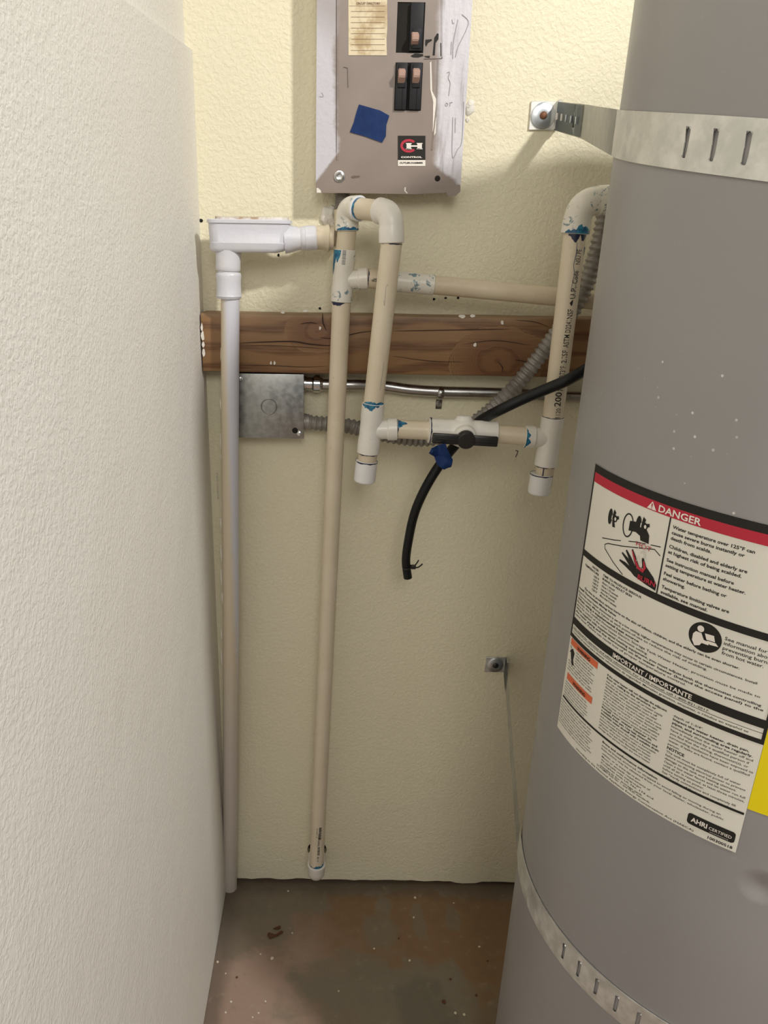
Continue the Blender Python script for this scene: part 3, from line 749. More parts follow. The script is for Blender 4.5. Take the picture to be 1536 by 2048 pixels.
# ================================================================== PLASTIC PLUMBING
YR, YM = -.060, -.125          # the riser's plane and the valve loop's plane
riser_base = at(633, 1755, YR)
plumb = thing('plastic_plumbing', 'cream plastic water pipes with tees, elbows and a black handled valve', 'pipes', (riser_base.x, YR, 0.03))
def ppipe(a, b, r, m='pvc', name='pipe', parent=plumb):
    bm = newbm(); sweep(bm, [a, a.lerp(b, .5), b], r, 32); return obj(name, bm, M[m], parent)
def smear(parent, a, D, r, t0, t1, seed, m='primer', th0=0, th1=360, ragged=1., facing=Vector((0, -1, 0))):
    """irregular film of cement on a round surface, between distances t0 and t1 from a along D"""
    D = D.normalized(); n = (facing-D*facing.dot(D)).normalized(); b = D.cross(n); bm = newbm()
    N = 40; A = []; B = []; full = (th1-th0) >= 359
    for i in range(N+(0 if full else 1)):
        th = math.radians(th0+(th1-th0)*i/N); q = Vector((math.cos(th)*2.2, math.sin(th)*2.2, seed*3.3))
        k = 1 if full else math.sin(PI*i/N)**.5
        f = .5+.75*noise.noise(q)+.35*noise.noise(q*3.1)
        e0, e1 = t0, t0+(t1-t0)*max(.12, min(1.25, .55+f*.9*ragged-.3*ragged))*k
        dd = n*math.cos(th)+b*math.sin(th)
        A.append(bm.verts.new(a+D*e0+dd*(r+.00035))); B.append(bm.verts.new(a+D*e1+dd*(r+.00025)))
    for i in range(N if full else N):
        j = (i+1) % len(A)
        if not full and i == len(A)-1: break
        bm.faces.new((A[i], A[j], B[j], B[i]))
    o = obj('primer_smear', bm, M[m], parent); o['label'] = 'blue smear of pipe primer'; return o
def elbow(a, c, b, r, hub, m='fit', name='elbow', parent=plumb, bend=None):
    """a, b: the two mouths; c: where the axes cross"""
    d1 = (c-a).normalized(); d2 = (b-c).normalized(); bend = bend or hub*1.05
    s1 = c-d1*bend; s2 = c+d2*bend; P = [a, a+d1*.0008]; R = [hub*.93, hub]
    P += [a+d1*.0014, s1-d1*.001]; R += [hub, hub*.995]
    for i in range(0, 13):
        t = i/12; P.append(s1*(1-t)**2+c*2*t*(1-t)+s2*t*t); R.append(hub*.965)
    P += [s2+d2*.001, b-d2*.0014, b-d2*.0008, b]; R += [hub*.995, hub, hub, hub*.93]
    bm = newbm(); sweep(bm, P, R, 36); return obj(name, bm, M[m], parent)
def tee(a, b, br, r, m='fit', name='tee', parent=plumb, brfrac=.5, flat=False):
    d = (b-a); L = d.length; d.normalize(); bm = newbm()
    lathe(bm, a, d, [(0, r*.92), (.0008, r), (L*.28, r), (L*.32, r*.965), (L*.68, r*.965), (L*.72, r), (L-.0008, r), (L, r*.92)], 36)
    o = a.lerp(b, brfrac); e = br-o; Lb = e.length
    lathe(bm, o, e, [(0, r*.86), (Lb-.0135, r*.86), (Lb-.0120, r*.985), (Lb-.0008, r*.985), (Lb, r*.9)], 36)
    return obj(name, bm, M[m], parent)
def cap(a, d, L, r, m='fitclean', dome=.25, name='end_cap', parent=plumb):
    bm = newbm(); lathe(bm, a, d, [(0, r*.93), (.0006, r), (L-.003, r), (L-.0012, r*.97), (L-.0003, r*.90), (L, r*.8)], 36); return obj(name, bm, M[m], parent)

pr_ = .0124
# riser from the hole in the wall to the first tee
low = at(632, 1752, YR); low = Vector((low.x, YR, hc.z))
r_bot = at(634, 1745, YR); r_top = at(683, 602, YR)
ax = (r_top-low).normalized()
e_low = elbow(low+ax*.026, low, Vector((hc.x, -.014, hc.z)), pr_, .0158, 'fit', bend=.017)
st_ = ppipe(Vector((hc.x, -.02, hc.z)), Vector((hc.x, .03, hc.z)), pr_, 'pvc', 'stub')
rp = ppipe(low+ax*.012, r_top+ax*.004, pr_, 'pvc', 'riser_pipe'); rp['label'] = 'long upright cream pipe down to the floor'
smear(rp, low+ax*.0255, ax, pr_, 0, .007, 2, th0=-30, th1=130); smear(rp, low+ax*.0255, ax, pr_, 0, .0022, 5, 'navy')
# lettering low on the riser
def pipe_print(a, d, r, tshift=0.):
    d = d.normalized(); n = (Vector((0, -1, 0))+d*d.y).normalized(); n = (n - d*n.dot(d)).normalized(); t = n.cross(d)*-1
    if t.x < 0: t = -t
    def f(al, ar):                # al along the pipe (mm), ar round it (mm), positive to the right
        th = (ar/1000+tshift)/r; return a+d*al/1000+(n*math.cos(th)+t*math.sin(th))*(r+.0003)
    return f
fp = pipe_print(low, ax, pr_)
Pn = Print(lambda a, b: fp(a, -b))
rb = random.Random(9)
def bars(P, a0, a1, b0, b1, n):
    x = a0
    while x < a1:
        w = rb.choice((.35, .5, .9)); P.rect(x, b0, min(x+w, a1), b1); x += w+rb.choice((.3, .45, .6))
bars(Pn, 56, 74, -4.6, -.6, 20); bars(Pn, 90, 116, -6.0, -1.6, 30)
Pn.text('12 08', 42, -3.4, 3.2, 11); Pn.text('T04035-20KLT', 75.5, -3.6, 3.2, 27, .01); Pn.text('7 13010', 94, .6, 2.2, 20)
Pn.make('lettering', M['ink'], rp)

# first tee with its branch to the right
tA, tB = at(682.5, 604, YR), at(690, 499, YR); tm = tA.lerp(tB, .42); 
br1 = at(735, 557, YR)
t1 = tee(tA, tB, br1, .0142, 'fitstain', brfrac=.42)
smear(t1, tB, (tA-tB), .0142, .001, .030, 3, th0=20, th1=120); smear(rp, tA, (tA-tB), pr_, 0, .005, 8, 'navy', -20, 120)
Pt = Print(lambda a, b: fp2(a, -b)); fp2 = pipe_print(tA, tB-tA, .0142); bars(Pt, 48, 66, -1.5, 3.0, 16); Pt.make('lettering', M['greyink'], t1)
hp0, hp1, hp2 = br1, at(868, 570, YR), at(1180, 600, YR)
c_hp = hp0.lerp(hp1, .98)
ppipe(br1-(hp1-br1).normalized()*.01, at(800, 563, YR), .0124, 'pvcold')
bm = newbm(); q0 = at(775, 561, YR); q1 = hp1; dd = (q1-q0).normalized(); L = (q1-q0).length
lathe(bm, q0, dd, [(0, .0125), (.0008, .0136), (L-.0008, .0132), (L, .0122)], 32); cpl = obj('coupling', bm, M['fitstain'], plumb)
hp = ppipe(hp1-dd*.01, hp2+(hp2-hp1)*.35, .0120, 'pvcold')
fp3 = pipe_print(br1, hp1-br1, .0124)
# the cut end of the print, upside down beside the tee
P3 = Print(lambda a, b: br1+(hp1-br1).normalized()*a/1000+Vector((0, -.0124*math.cos(b/12.4)-.0003, .0124*math.sin(b/12.4))))
P3.text('SP', 12.5, 1.6, 4.2, 7.5, .01, rot=PI); P3.make('lettering', M['ink'], hp)
smear(hp, br1, hp1-br1, .0124, 0, .0018, 12, 'navy')
# above the tee: short pipe, first elbow, nipple, second elbow
e1a = at(694, 462, YR); E1 = at(694, 414, YR); E2 = at(783, 425, YM); dE = (E2-E1).normalized()
ppipe(tB-(e1a-tB)*.2, e1a+(e1a-tB)*.2, pr_, 'pvcold')
el1 = elbow(e1a, E1, E1+dE*.024, pr_, .0152, 'fitstain')
nip = ppipe(E1+dE*.018, E2-dE*.018, .0128, 'pvc', 'pipe')
smear(nip, E1+dE*.0235, dE, .0128, 0, .006, 21, th0=0, th1=360, ragged=.6)
bm = newbm(); lathe(bm, E1+dE*.022, dE, [(0, .0152), (.0024, .0156), (.0026, .013)], 36); obj('elbow_rim', bm, M['fitclean'], el1)
e2b = at(783, 486, YM)
el2 = elbow(E2-dE*.022, E2, e2b, pr_, .0156, 'fit')
smear(el1, e1a, E1-e1a, .0152, .001, .006, 24, th0=-60, th1=80)
# middle pipe down to the second tee
mA = at(747, 806, YM); mp = ppipe(e2b+(e2b-mA).normalized()*.01, mA+(mA-e2b).normalized()*.01, .0130, 'pvc'); mp['label'] = 'cream pipe dropping from the elbow to the left tee'
smear(mp, mA, e2b-mA, .0130, 0, .005, 31, th0=-70, th1=110); smear(mp, e2b, mA-e2b, .0130, 0, .0016, 35, 'navy')
mB = at(736, 906, YM); mbr = at(794, 858, YM)
t2 = tee(mA, mB, mbr, .0150, 'fit', brfrac=.53)
smear(t2, mA, mB-mA, .0150, .0005, .009, 33, th0=-30, th1=70, m='primer')
dm = (mB-mA).normalized()
sm = ppipe(mB-dm*.01, mB+dm*.03, .0126, 'pvcold', 'stub')
smear(sm, mB, dm, .0126, 0, .0018, 37, 'navy')
c1 = cap(at(733.5, 921, YM), dm, .030, .0146); smear(c1, at(733.5, 921, YM), dm, .0146, .0002, .0025, 41, 'navy')
# valve
vA, vB = at(856, 861, YM), at(993, 867, YM); dv = (vB-vA).normalized(); Lv = (vB-vA).length
np1 = ppipe(mbr-dv*.01, vA+dv*.012, .0124, 'pvc'); smear(np1, mbr, dv, .0124, 0, .013, 43, th0=-80, th1=-20); smear(np1, mbr, dv, .0124, 0, .0012, 44, 'navy')
bm = newbm()
lathe(bm, vA, dv, [(0, .0155), (.0008, .0168), (Lv*.30, .0162), (Lv*.36, .0165)]+[(Lv*(.36+.28*i/10), .0165+.0042*math.sin(PI*i/10)) for i in range(1, 10)]+[(Lv*.64, .0165), (Lv*.70, .0162), (Lv-.0008, .0168), (Lv, .0155)], 40)
vc = vA.lerp(vB, .51)
sd = Vector((0, -1, -.12)).normalized()                          # stem points out of the wall
lathe(bm, vc, Vector((0, .1, 1)), [(0, .014), (.016, .013), (.0215, .009), (.0225, .004)], 28)
lathe(bm, vc, sd, [(0, .0155), (.020, .0155), (.0225, .0148), (.024, .013)], 36)
valve = obj('valve_body', bm, M['fit'], plumb); valve['label'] = 'white ball valve body between the two tees'
smear(valve, vA.lerp(vB, .02), dv, .0172, 0, .002, 45, 'navy')
bm = newbm(); hcn = vc+sd*.024
lathe(bm, hcn, sd, [(0, .0118), (.007, .0118), (.0085, .0112), (.0095, .010), (.0097, .004)], 32)
R3 = Matrix.Rotation(math.radians(2.5), 3, 'Y')
for sx, L in ((-1, .044), (1, .041)):
    o0 = hcn+sd*.004
    vs = box(bm, (o0.x+(.004 if sx > 0 else -L), o0.y-.004, o0.z-.0066), (o0.x+(L if sx > 0 else -.004), o0.y+.003, o0.z+.0066), .0016, R=R3, piv=o0)
    vs = box(bm, (o0.x+(.010 if sx > 0 else -L+.004), o0.y-.0052, o0.z-.0012), (o0.x+(L-.004 if sx > 0 else -.010), o0.y-.003, o0.z+.0012), .0005, R=R3, piv=o0, seg=1)
obj('handle', bm, M['black'], valve, label='black butterfly handle')
# right tee, its cap and the right-hand pipe
YQ = YM-.004
bA, bB = at(1106, 834, YQ), at(1091, 931, YQ); bbr = at(1049, 873, YQ)
t3 = tee(bA, bB, bbr, .0150, 'fit', brfrac=.43); db = (bB-bA).normalized()
np2 = ppipe(vB-dv*.012, bbr+dv*.012, .0124, 'pvc')
smear(t3, bbr, bA.lerp(bB, .43)-bbr, .0147, -.0005, .006, 47, th0=-60, th1=70)
st3 = ppipe(bB-db*.01, bB+db*.03, .0122, 'pvcold', 'stub'); smear(st3, bB, db, .0122, 0, .0018, 49, 'navy')
Pm = Print(lambda a, b: bB+db*a/1000+Vector((b/1000, -.0124, 0))); Pm.rect(0, -6.0, 14, -4.6); Pm.make('pen_mark', M['navy'], st3)
c2_ = cap(at(1083.5, 947, YQ), db, .0285, .0150); smear(c2_, at(1083.5, 947, YQ), db, .0150, .0002, .0022, 51, 'navy')
e3b = at(1150, 468, YQ); E3 = at(1160, 404, YQ)
rp2 = ppipe(bA+(bA-e3b).normalized()*.01, e3b+(e3b-bA).normalized()*.01, .0134, 'pvc'); rp2['label'] = 'right upright cream pipe with black lettering'
smear(rp2, bA, e3b-bA, .0134, 0, .0014, 53, 'navy')
smear(rp2, e3b, bA-e3b, .0134, 0, .011, 57, 'navy', th0=-60, th1=50); smear(rp2, e3b.lerp(bA, .065), bA-e3b, .0134, 0, .016, 59, 'primer', th0=-75, th1=-52, ragged=.2)
el3 = elbow(e3b, E3, E3+Vector((.035, .004, .003)), pr_, .0170, 'fitstain', bend=.021)
smear(el3, e3b, E3-e3b, .0170, .0006, .011, 61, th0=-60, th1=60)
q = E3+Vector((.028, .003, .002)); ppipe(q, q+Vector((.30, .02, .01)), .0132, 'pvc')
dr = e3b-bA; LR = dr.length*1000; fr = pipe_print(bA, dr, .0134); Pr = Print(lambda a, b: fr(a, -b))
def rtext(t, py0, py1, cap_, off=-2.6, bold=.0):
    def al(py): return (835-py)/(835-470)*LR
    a0, a1 = al(py0), al(py1); Pr.text(t, a0, off-cap_/2+1, cap_, a1-a0, bold)
for t_, p0, p1, cp, cb, bo in (('1120', 832, 812, 6.2, -1.8, 0), ('200', 808, 778, 8.2, .2, .012), ('PSI', 775, 756, 7.6, -1.0, 0), ('@73°F', 752, 724, 7.2, -1.2, .006), ('2/ISF', 718, 692, 7.2, -1.3, .004),
        ('ASTM', 687, 661, 7.2, -1.3, .006), ('D2241', 657, 633, 7.2, -1.6, 0), ('NSF', 630, 611, 7.2, -1.8, .006), ('U.P.', 591, 568, 7.0, -2.6, .004), ('Code', 562, 538, 7.0, -3.0, .002), ('NSU PE', 526, 498, 6.4, -3.8, 0)):
    al_ = lambda py: (835-py)/(835-470)*LR
    Pr.text(t_, al_(p0), cb-cp/2, cp, al_(p1)-al_(p0), bo)
Pr.line([(LR*.632, -2.4), (LR*.645, -1.6), (LR*.662, -3.2)], [1.2, 3.8, 1]); Pr.make('lettering', M['ink'], rp2)
Ps = Print(lambda a, b: fr(a, -b))
Ps.line([(LR*.72, .5), (LR*.80, -1.4), (LR*.84, 1.2), (LR*.9, -.6), (LR*.96, .2)], [.4, 1.3, .8, 1.6, .6]); Ps.line([(LR*.68, -3), (LR*.76, -5.2), (LR*.82, -3.6)], [.5, .8, .4]); Ps.make('drip_stain', M['greyink'], rp2)
# scuffs on the middle pipe
fm = pipe_print(mA, e2b-mA, .0130); Pc = Print(lambda a, b: fm(a, -b)); LM = (e2b-mA).length*1000
Pc.line([(LM*.63, 1), (LM*.74, 1.5), (LM*.76, 0), (LM*.75, -1.2)], .35); Pc.line([(LM*.63, 1), (LM*.66, 2.6)], .35); Pc.line([(LM*.10, -6), (LM*.28, -7)], .4); Pc.make('pen_mark', M['greyink'], mp)

# ================================================================== PAINTED CONDUIT, LEFT
YC = -.052
c_top = at(461, 597, YC); c_bot = Vector((at(460, 1768, -.016).x, -.016, .0005))
cond = thing('electrical_conduit', 'white painted conduit with square-bodied elbow box in the left corner', 'conduit', c_bot)
bm = newbm(); c_mid = at(462, 1200, YC)
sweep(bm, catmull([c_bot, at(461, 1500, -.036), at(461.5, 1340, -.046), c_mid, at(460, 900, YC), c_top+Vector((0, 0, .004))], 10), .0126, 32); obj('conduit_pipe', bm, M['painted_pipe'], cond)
# drips of paint down its left side
rnd = random.Random(21)
for i in range(16):
    py_ = 640+i*56+rnd.uniform(-20, 20); yy = YC if py_ < 1250 else YC+(py_-1250)/500*.034
    p = at(442.5+rnd.uniform(-1, 2)+(0 if py_ < 1250 else (py_-1250)*.02), py_, yy); L = rnd.uniform(.006, .03); bm = newbm()
    sweep(bm, [p, p-Vector((0, 0, L*.5)), p-Vector((0, 0, L))], [.0006, .0014, .0006], 6); obj('paint_drip', bm, M['caulk'], cond)
# hub and coupling under the box
def lat(name, px0, px1, prof, m, parent, y=YC):
    a, b = at(*px0, y), at(*px1, y); d = b-a; L = d.length; bm = newbm(); lathe(bm, a, d, [(t*L, r) for t, r in prof], 36); return obj(name, bm, M[m], parent)
lat('lower_hub', (457, 500), (456, 541), [(0, .0172), (.75, .0162), (.9, .0166), (1, .0155)], 'painted', cond)
lat('locknut', (456.5, 538), (456.5, 550), [(0, .0140), (1, .0140)], 'painted', cond)
lat('coupling', (457, 545), (458, 597), [(0, .0155), (.04, .0166), (.12, .0170), (.3, .0163), (.82, .0165), (.9, .0174), (1, .0155)], 'painted', cond)
# body: rounded box swept as stacked rounded rectangles
def rrect(cx, cy, hx, hy, r, n=6):
    out = []
    for sx, sy, t0 in ((1, 1, 0), (-1, 1, 90), (-1, -1, 180), (1, -1, 270)):
        for i in range(n+1):
            t = math.radians(t0+90*i/n); out.append((cx+sx*(hx-r)+r*math.cos(t), cy+sy*(hy-r)+r*math.sin(t)))
    return out
zl, zr = at(500, 446, YC).z, at(500, 505, YC).z
xl_, xr_ = at(419, 470, YC).x, at(581, 470, YC).x
cx, hx = (xl_+xr_)/2, (xr_-xl_)/2
def stack(levels, m, name, parent):
    bm = newbm(); rings = []
    for z, sx, sy, r, dx in levels: rings.append([bm.verts.new((px_, py_, z)) for px_, py_ in rrect(cx+dx, YC, hx*sx, .0195*sy, .0195*sy*r)])
    n = len(rings[0])
    for i in range(len(rings)-1):
        for k in range(n): bm.faces.new((rings[i][k], rings[i][(k+1) % n], rings[i+1][(k+1) % n], rings[i+1][k]))
    bm.faces.new(list(reversed(rings[0]))); bm.faces.new(rings[-1]); bmesh.ops.recalc_face_normals(bm, faces=bm.faces)
    return obj(name, bm, M[m], parent)
H = zl-zr
stack([(zr, .80, .70, .9, -.006), (zr+H*.05, .90, .84, .85, -.004), (zr+H*.16, .965, .94, .8, -.002), (zr+H*.30, .985, .97, .75, 0), (zr+H*.325, .99, .985, .75, 0), (zr+H*.34, .98, .965, .75, 0), (zr+H*.8, 1.0, 1.0, .72, 0), (zl, 1.0, 1.0, .7, 0)], 'painted', 'conduit_body', cond)
stack([(zl-.0004, 1.0, 1.0, .7, 0), (zl-.0004, 1.035, 1.10, .7, 0), (zl+.0032, 1.035, 1.10, .7, 0), (zl+.0042, 1.01, 1.05, .7, 0)], 'painted', 'cover', cond)
bm = newbm()
P_ = rrect(cx+.003, YC, hx*.90, .017, .014); n = len(P_)
lo1 = [bm.verts.new((p[0], p[1], zl+.0042)) for p in P_]; hi1 = [bm.verts.new((p[0]*1.0, p[1]+.001, zl+.0066+.0014*noise.noise(Vector((p[0]*60, p[1]*60, 0))))) for p in P_]
for k in range(n): bm.faces.new((lo1[k], lo1[(k+1) % n], hi1[(k+1) % n], hi1[k]))
bm.faces.new(hi1); obj('gasket_top', bm, M['lid'], cond, label='brownish dusty top of the cover')
lat('side_hub', (570, 478), (606, 477), [(0, .0185), (.25, .0176), (.8, .0140), (1, .0138)], 'painted', cond)
lat('nut', (602, 477), (634, 475), [(0, .0138), (.06, .0148), (.3, .0150), (.32, .0155), (.92, .0152), (1, .0138)], 'painted', cond)
e_ = at(660, 476, YC); f_ = at(668, 476, -.030)
sl_ = lat('sleeve', (632, 475), (668, 476), [(0, .0148), (.2, .0150), (.5, .0152), (.62, .0175), (.72, .0178), (.8, .015), (1, .015)], 'pvcold', cond, YC+.006)
# it ends behind the riser, joined to the upright connector under the panel
bm = newbm(); kx = at(684, 450, -.022).x
sweep(bm, catmull([Vector((at(655, 476, -.04).x, -.040, at(655, 476, -.04).z)), Vector((kx-.008, -.028, e_.z+.001)), Vector((kx, -.022, e_.z+.014)), Vector((kx, -.020, at(684, 420, -.02).z))], 8), .011, 20); obj('pipe_bend', bm, M['pvcold'], cond)
bm = newbm(); z0 = at(684, 422, -.02).z; z1 = pl.z+.001
prof = []; k = 0
while z0+k*.0011 < z1: prof.append((k*.0011, .0092 if k % 2 else .0102)); k += 1
lathe(bm, Vector((kx, -.020, z0)), Vector((0, 0, 1)), prof, 24); obj('threaded_connector', bm, M['flex'], cond)
# marking on the pipe
fc = pipe_print(c_bot, Vector((0, 0, 1)), .0128); Pq = Print(lambda a, b: fc(a, -b))
zz = (at(472, 1010, YC).z-c_bot.z)*1000; Pq.text('NON METALLIC CONDUIT', zz, -9.4, 2.4, 42); Pq.make('lettering', M['greyink'], cond)

# ================================================================== JUNCTION BOX, STEEL CONDUIT, FLEX
JY = -.036
jx1 = at(608, 800, JY).x; jx0 = jx1-.100; jz1 = at(560, 748, JY).z; jz0 = at(560, 877, JY).z
jb = thing('junction_box', 'square grey steel junction box under the timber beam', 'electrical box', ((jx0+jx1)/2, 0, jz0))
bm = newbm(); box(bm, (jx0+.002, -.034, jz0+.002), (jx1-.002, -.0003, jz1-.001), .003); obj('box_body', bm, M['boxsteel'], jb)
bm = newbm(); box(bm, (jx0, JY, jz0), (jx1, -.0342, jz1), .0009); cv = obj('cover_plate', bm, M['boxsteel'], jb)
kc = at(538, 813, JY-.0003); bm = newbm()
bmA = []
Pk = Print(lambda a, b: Vector((kc.x+a/1000, JY-.0006, kc.z+b/1000)))
bm = newbm(); N = 32
for r0, r1, y0, y1 in ((.0118, .0108, JY, JY-.0007), (.0108, .0098, JY-.0007, JY)):
    A = [bm.verts.new((kc.x+r0*math.cos(math.radians(-80+340*k/N)), y0, kc.z+r0*math.sin(math.radians(-80+340*k/N)))) for k in range(N+1)]
    B = [bm.verts.new((kc.x+r1*math.cos(math.radians(-80+340*k/N)), y1, kc.z+r1*math.sin(math.radians(-80+340*k/N)))) for k in range(N+1)]
    for k in range(N): bm.faces.new((A[k], A[k+1], B[k+1], B[k]))
obj('knockout_ring', bm, M['boxsteel'], cv)
sc_ = at(590, 861, JY); bm = newbm(); lathe(bm, Vector((sc_.x, JY+.0005, sc_.z)), Vector((0, -1, 0)), [(0, .0042), (.0008, .0042)], 20); obj('screw_slot', bm, M['hole'], cv)
sc_ = at(599, 867, JY); bm = newbm(); lathe(bm, Vector((sc_.x, JY, sc_.z)), Vector((0, -1, 0)), [(0, .0036), (.0015, .0034), (.0024, .0015)], 18); obj('screw', bm, M['chrome'], cv)
sc_ = at(480, 757, JY); bm = newbm(); lathe(bm, Vector((sc_.x, JY, sc_.z)), Vector((0, -1, 0)), [(0, .003), (.0015, .0028), (.0024, .001)], 18); obj('screw', bm, M['chrome'], cv)

# polished conduit
EY = -.018
emt = thing('steel_conduit', 'shiny round steel conduit running right from the junction box', 'conduit', (jx1, EY, at(640, 768, EY).z))
pe = [at(640, 769, EY), at(700, 770, EY), at(760, 773, EY), at(820, 781, EY), at(880, 785, EY), at(960, 787, EY), at(1040, 790, EY), at(1120, 795, EY), at(1185, 797, EY), at(1420, 806, EY)]
pe = [Vector((p.x, EY+(.006 if i > 1 else 0), p.z)) for i, p in enumerate(pe)]
bm = newbm(); sweep(bm, catmull(pe, 8), .0080, 28); obj('tube', bm, M['emt'], emt)
bm = newbm(); a = at(609, 767, EY); a = Vector((jx1-.002, EY, a.z)); 
lathe(bm, a, Vector((1, 0, -.02)), [(0, .0108), (.004, .0108), (.0045, .0092), (.013, .0092), (.014, .0104), (.0155, .0118), (.024, .0118), (.026, .0098), (.0285, .009)], 8 if False else 28); obj('connector', bm, M['chrome'], emt)
bm = newbm(); lathe(bm, a+Vector((.0150, 0, 0)), Vector((1, 0, -.02)), [(0, .0110), (.001, .0126), (.0085, .0126), (.0095, .0110)], 6); obj('locknut', bm, M['chrome'], emt, smooth=False)
cs = at(881, 786, -.012)
cl_ = thing('conduit_clamp', 'small bright one-hole clamp holding the steel conduit to the wall', 'clamp', (cs.x, 0, cs.z-.02))
bm = newbm()
for dx, w in ((0, .009),):
    N = 14; rows = []
    for x in (cs.x-w/2, cs.x-w/5, cs.x+w/5, cs.x+w/2):
        bulge = .0012 if abs(x-cs.x) < w/3 else 0
        row = [Vector((x, -.0008, cs.z-.026)), Vector((x, -.0018, cs.z-.012))]
        for i in range(N+1):
            t = math.radians(-95+200*i/N); row.append(Vector((x, EY+.006-(.0088+bulge)*math.cos(t), cs.z+(.0088+bulge)*math.sin(t))))
        rows.append([bm.verts.new(p) for p in row])
    for i in range(3):
        for k in range(len(rows[0])-1): bm.faces.new((rows[i][k], rows[i+1][k], rows[i+1][k+1], rows[i][k+1]))
    bmesh.ops.solidify(bm, geom=list(bm.faces), thickness=.0009); bmesh.ops.recalc_face_normals(bm, faces=bm.faces)
obj('saddle', bm, M['chrome'], cl_)
bm = newbm(); lathe(bm, Vector((cs.x, -.001, cs.z-.0185)), Vector((0, -1, 0)), [(0, .0042), (.002, .004), (.0035, .0022)], 18); obj('screw', bm, M['emt'], cl_)

# corrugated flexible conduit
fx = [(at(600, 843, -.022), -.022), (at(640, 847, -.024), -.024), (at(690, 851, -.03), -.03), (at(735, 861, -.04), -.04), (at(790, 873, -.045), -.045), (at(850, 878, -.045), -.045), (at(905, 868, -.045), -.045),
      (at(950, 845, -.05), -.05), (at(990, 813, -.054), -.054), (at(1035, 768, -.060), -.060), (at(1072, 722, -.066), -.066), (at(1105, 678, -.073), -.073), (at(1140, 628, -.082), -.082), (at(1168, 578, -.086), -.086), (at(1189, 520, -.086), -.086), (at(1205, 460, -.084), -.084), (at(1215, 390, -.08), -.08)]
path = smooth_path([p for p, _ in fx], .0011)
bm = newbm(); n = len(path); rads = []
for i in range(n):
    per = .0068 + .0022*min(1, i/n)
    rads.append(.0103+.0012*math.cos(2*PI*(i*.0011)/per if False else 2*PI*(i*.0011)/.0078))
sweep(bm, path, rads, 20)
fl = thing('flexible_conduit', 'grey corrugated flexible conduit curling from the junction box up behind the tank', 'conduit', path[0])
obj('corrugated_sleeve', bm, M['flex'], fl)
bm = newbm(); lathe(bm, Vector((jx1-.002, path[0].y, path[0].z)), Vector((1, 0, -.03)), [(0, .0120), (.004, .0120), (.0045, .0112), (.009, .0112)], 24); obj('collar', bm, M['flex'], fl)

# black hose with cable tie
hs = [at(1185, 737, -.165), at(1150, 752, -.163), at(1100, 775, -.158), at(1050, 796, -.150), at(1000, 820, -.142), at(965, 838, -.115), at(945, 855, -.098), at(925, 875, -.094), at(905, 897, -.100), at(885, 922, -.110), at(863, 955, -.114), at(843, 992, -.112), at(828, 1030, -.108), at(818, 1075, -.104), at(812, 1120, -.100), at(816, 1158, -.098)]
hs = [hs[0]+Vector((.10, .06, .06)), hs[0]+Vector((.045, .03, .025))]+hs[1:]
hose = thing('black_hose', 'thin black rubber hose looping down behind the valve, open end hanging', 'hose', hs[-1])
hp_ = smooth_path(hs, .004)
bm = newbm(); sweep(bm, hp_, [.0075-.0013*i/len(hp_) for i in range(len(hp_))], 24)
obj('hose_tube', bm, M['hose'], hose)
tc_ = at(814, 1134, -.100); td = (at(812, 1120, -.1)-at(816, 1158, -.098)).normalized()
bm = newbm(); lathe(bm, tc_-td*.0012, td, [(0, .0062), (0, .0072), (.0024, .0072), (.0024, .0062)], 24, caps=False)
box(bm, (tc_.x+.006, tc_.y-.004, tc_.z-.002), (tc_.x+.0125, tc_.y+.002, tc_.z+.0035), .0006, seg=1)
sweep(bm, catmull([tc_+Vector((.010, 0, 0)), tc_+Vector((.014, -.002, .008)), tc_+Vector((.016, -.002, .012))], 4), .0010, 6)
sweep(bm, catmull([tc_+Vector((.010, 0, -.0005)), tc_+Vector((.016, -.001, .0002)), tc_+Vector((.022, -.002, .006))], 4), .0011, 6)
obj('cable_tie', bm, M['black'], hose)

# crumpled blue tape flag hanging on the valve handle
tp = [(856, 902), (862, 893), (876, 890), (889, 884), (896, 901), (905, 918), (901, 932), (887, 937), (873, 926), (868, 912)]
def tape(name, label, pts, y, amp, seed, thick=.0006, curl=0.):
    P = [at(a, b, y) for a, b in pts]; c = sum(P, Vector())/len(P); bm = newbm()
    rings = []
    n = 0
    dense = []
    for i in range(len(P)):
        for k in range(5): dense.append(P[i].lerp(P[(i+1) % len(P)], k/5))
    for s in (1, .78, .56, .34, .14):
        rings.append([])
        for p in dense:
            q = c.lerp(p, s); q = q+Vector((0, -amp*(.5+noise.noise(Vector((q.x*70, q.z*70, seed))))-curl*(1-s), 0)); rings[-1].append(bm.verts.new(q))
    m_ = len(dense)
    for i in range(4):
        for k in range(m_): bm.faces.new((rings[i][k], rings[i][(k+1) % m_], rings[i+1][(k+1) % m_], rings[i+1][k]))
    bm.faces.new(rings[-1])
    bmesh.ops.recalc_face_normals(bm, faces=bm.faces)
    bmesh.ops.solidify(bm, geom=list(bm.faces), thickness=thick); bmesh.ops.recalc_face_normals(bm, faces=bm.faces)
    o = obj(name, bm, M['tape']); tag(o, label, 'tape'); return o
tape('masking_tape', 'crumpled blue tape flag on the black valve handle', tp, hcn.y-.010, .012, 4, curl=.004)

# ================================================================== BREAKER PANEL
px0, px1, pz0 = pl.x, pr.x, (pl.z+pr.z)/2
PT = 1.56
panel = thing('breaker_panel', 'taupe electrical breaker panel with white paint along its sides', 'breaker panel', ((px0+px1)/2, 0, pz0))
bm = newbm(); box(bm, (px0+.004, PY+.002, pz0+.004), (px1-.004, -.0003, PT), .002); obj('box_body', bm, M['panel'], panel)
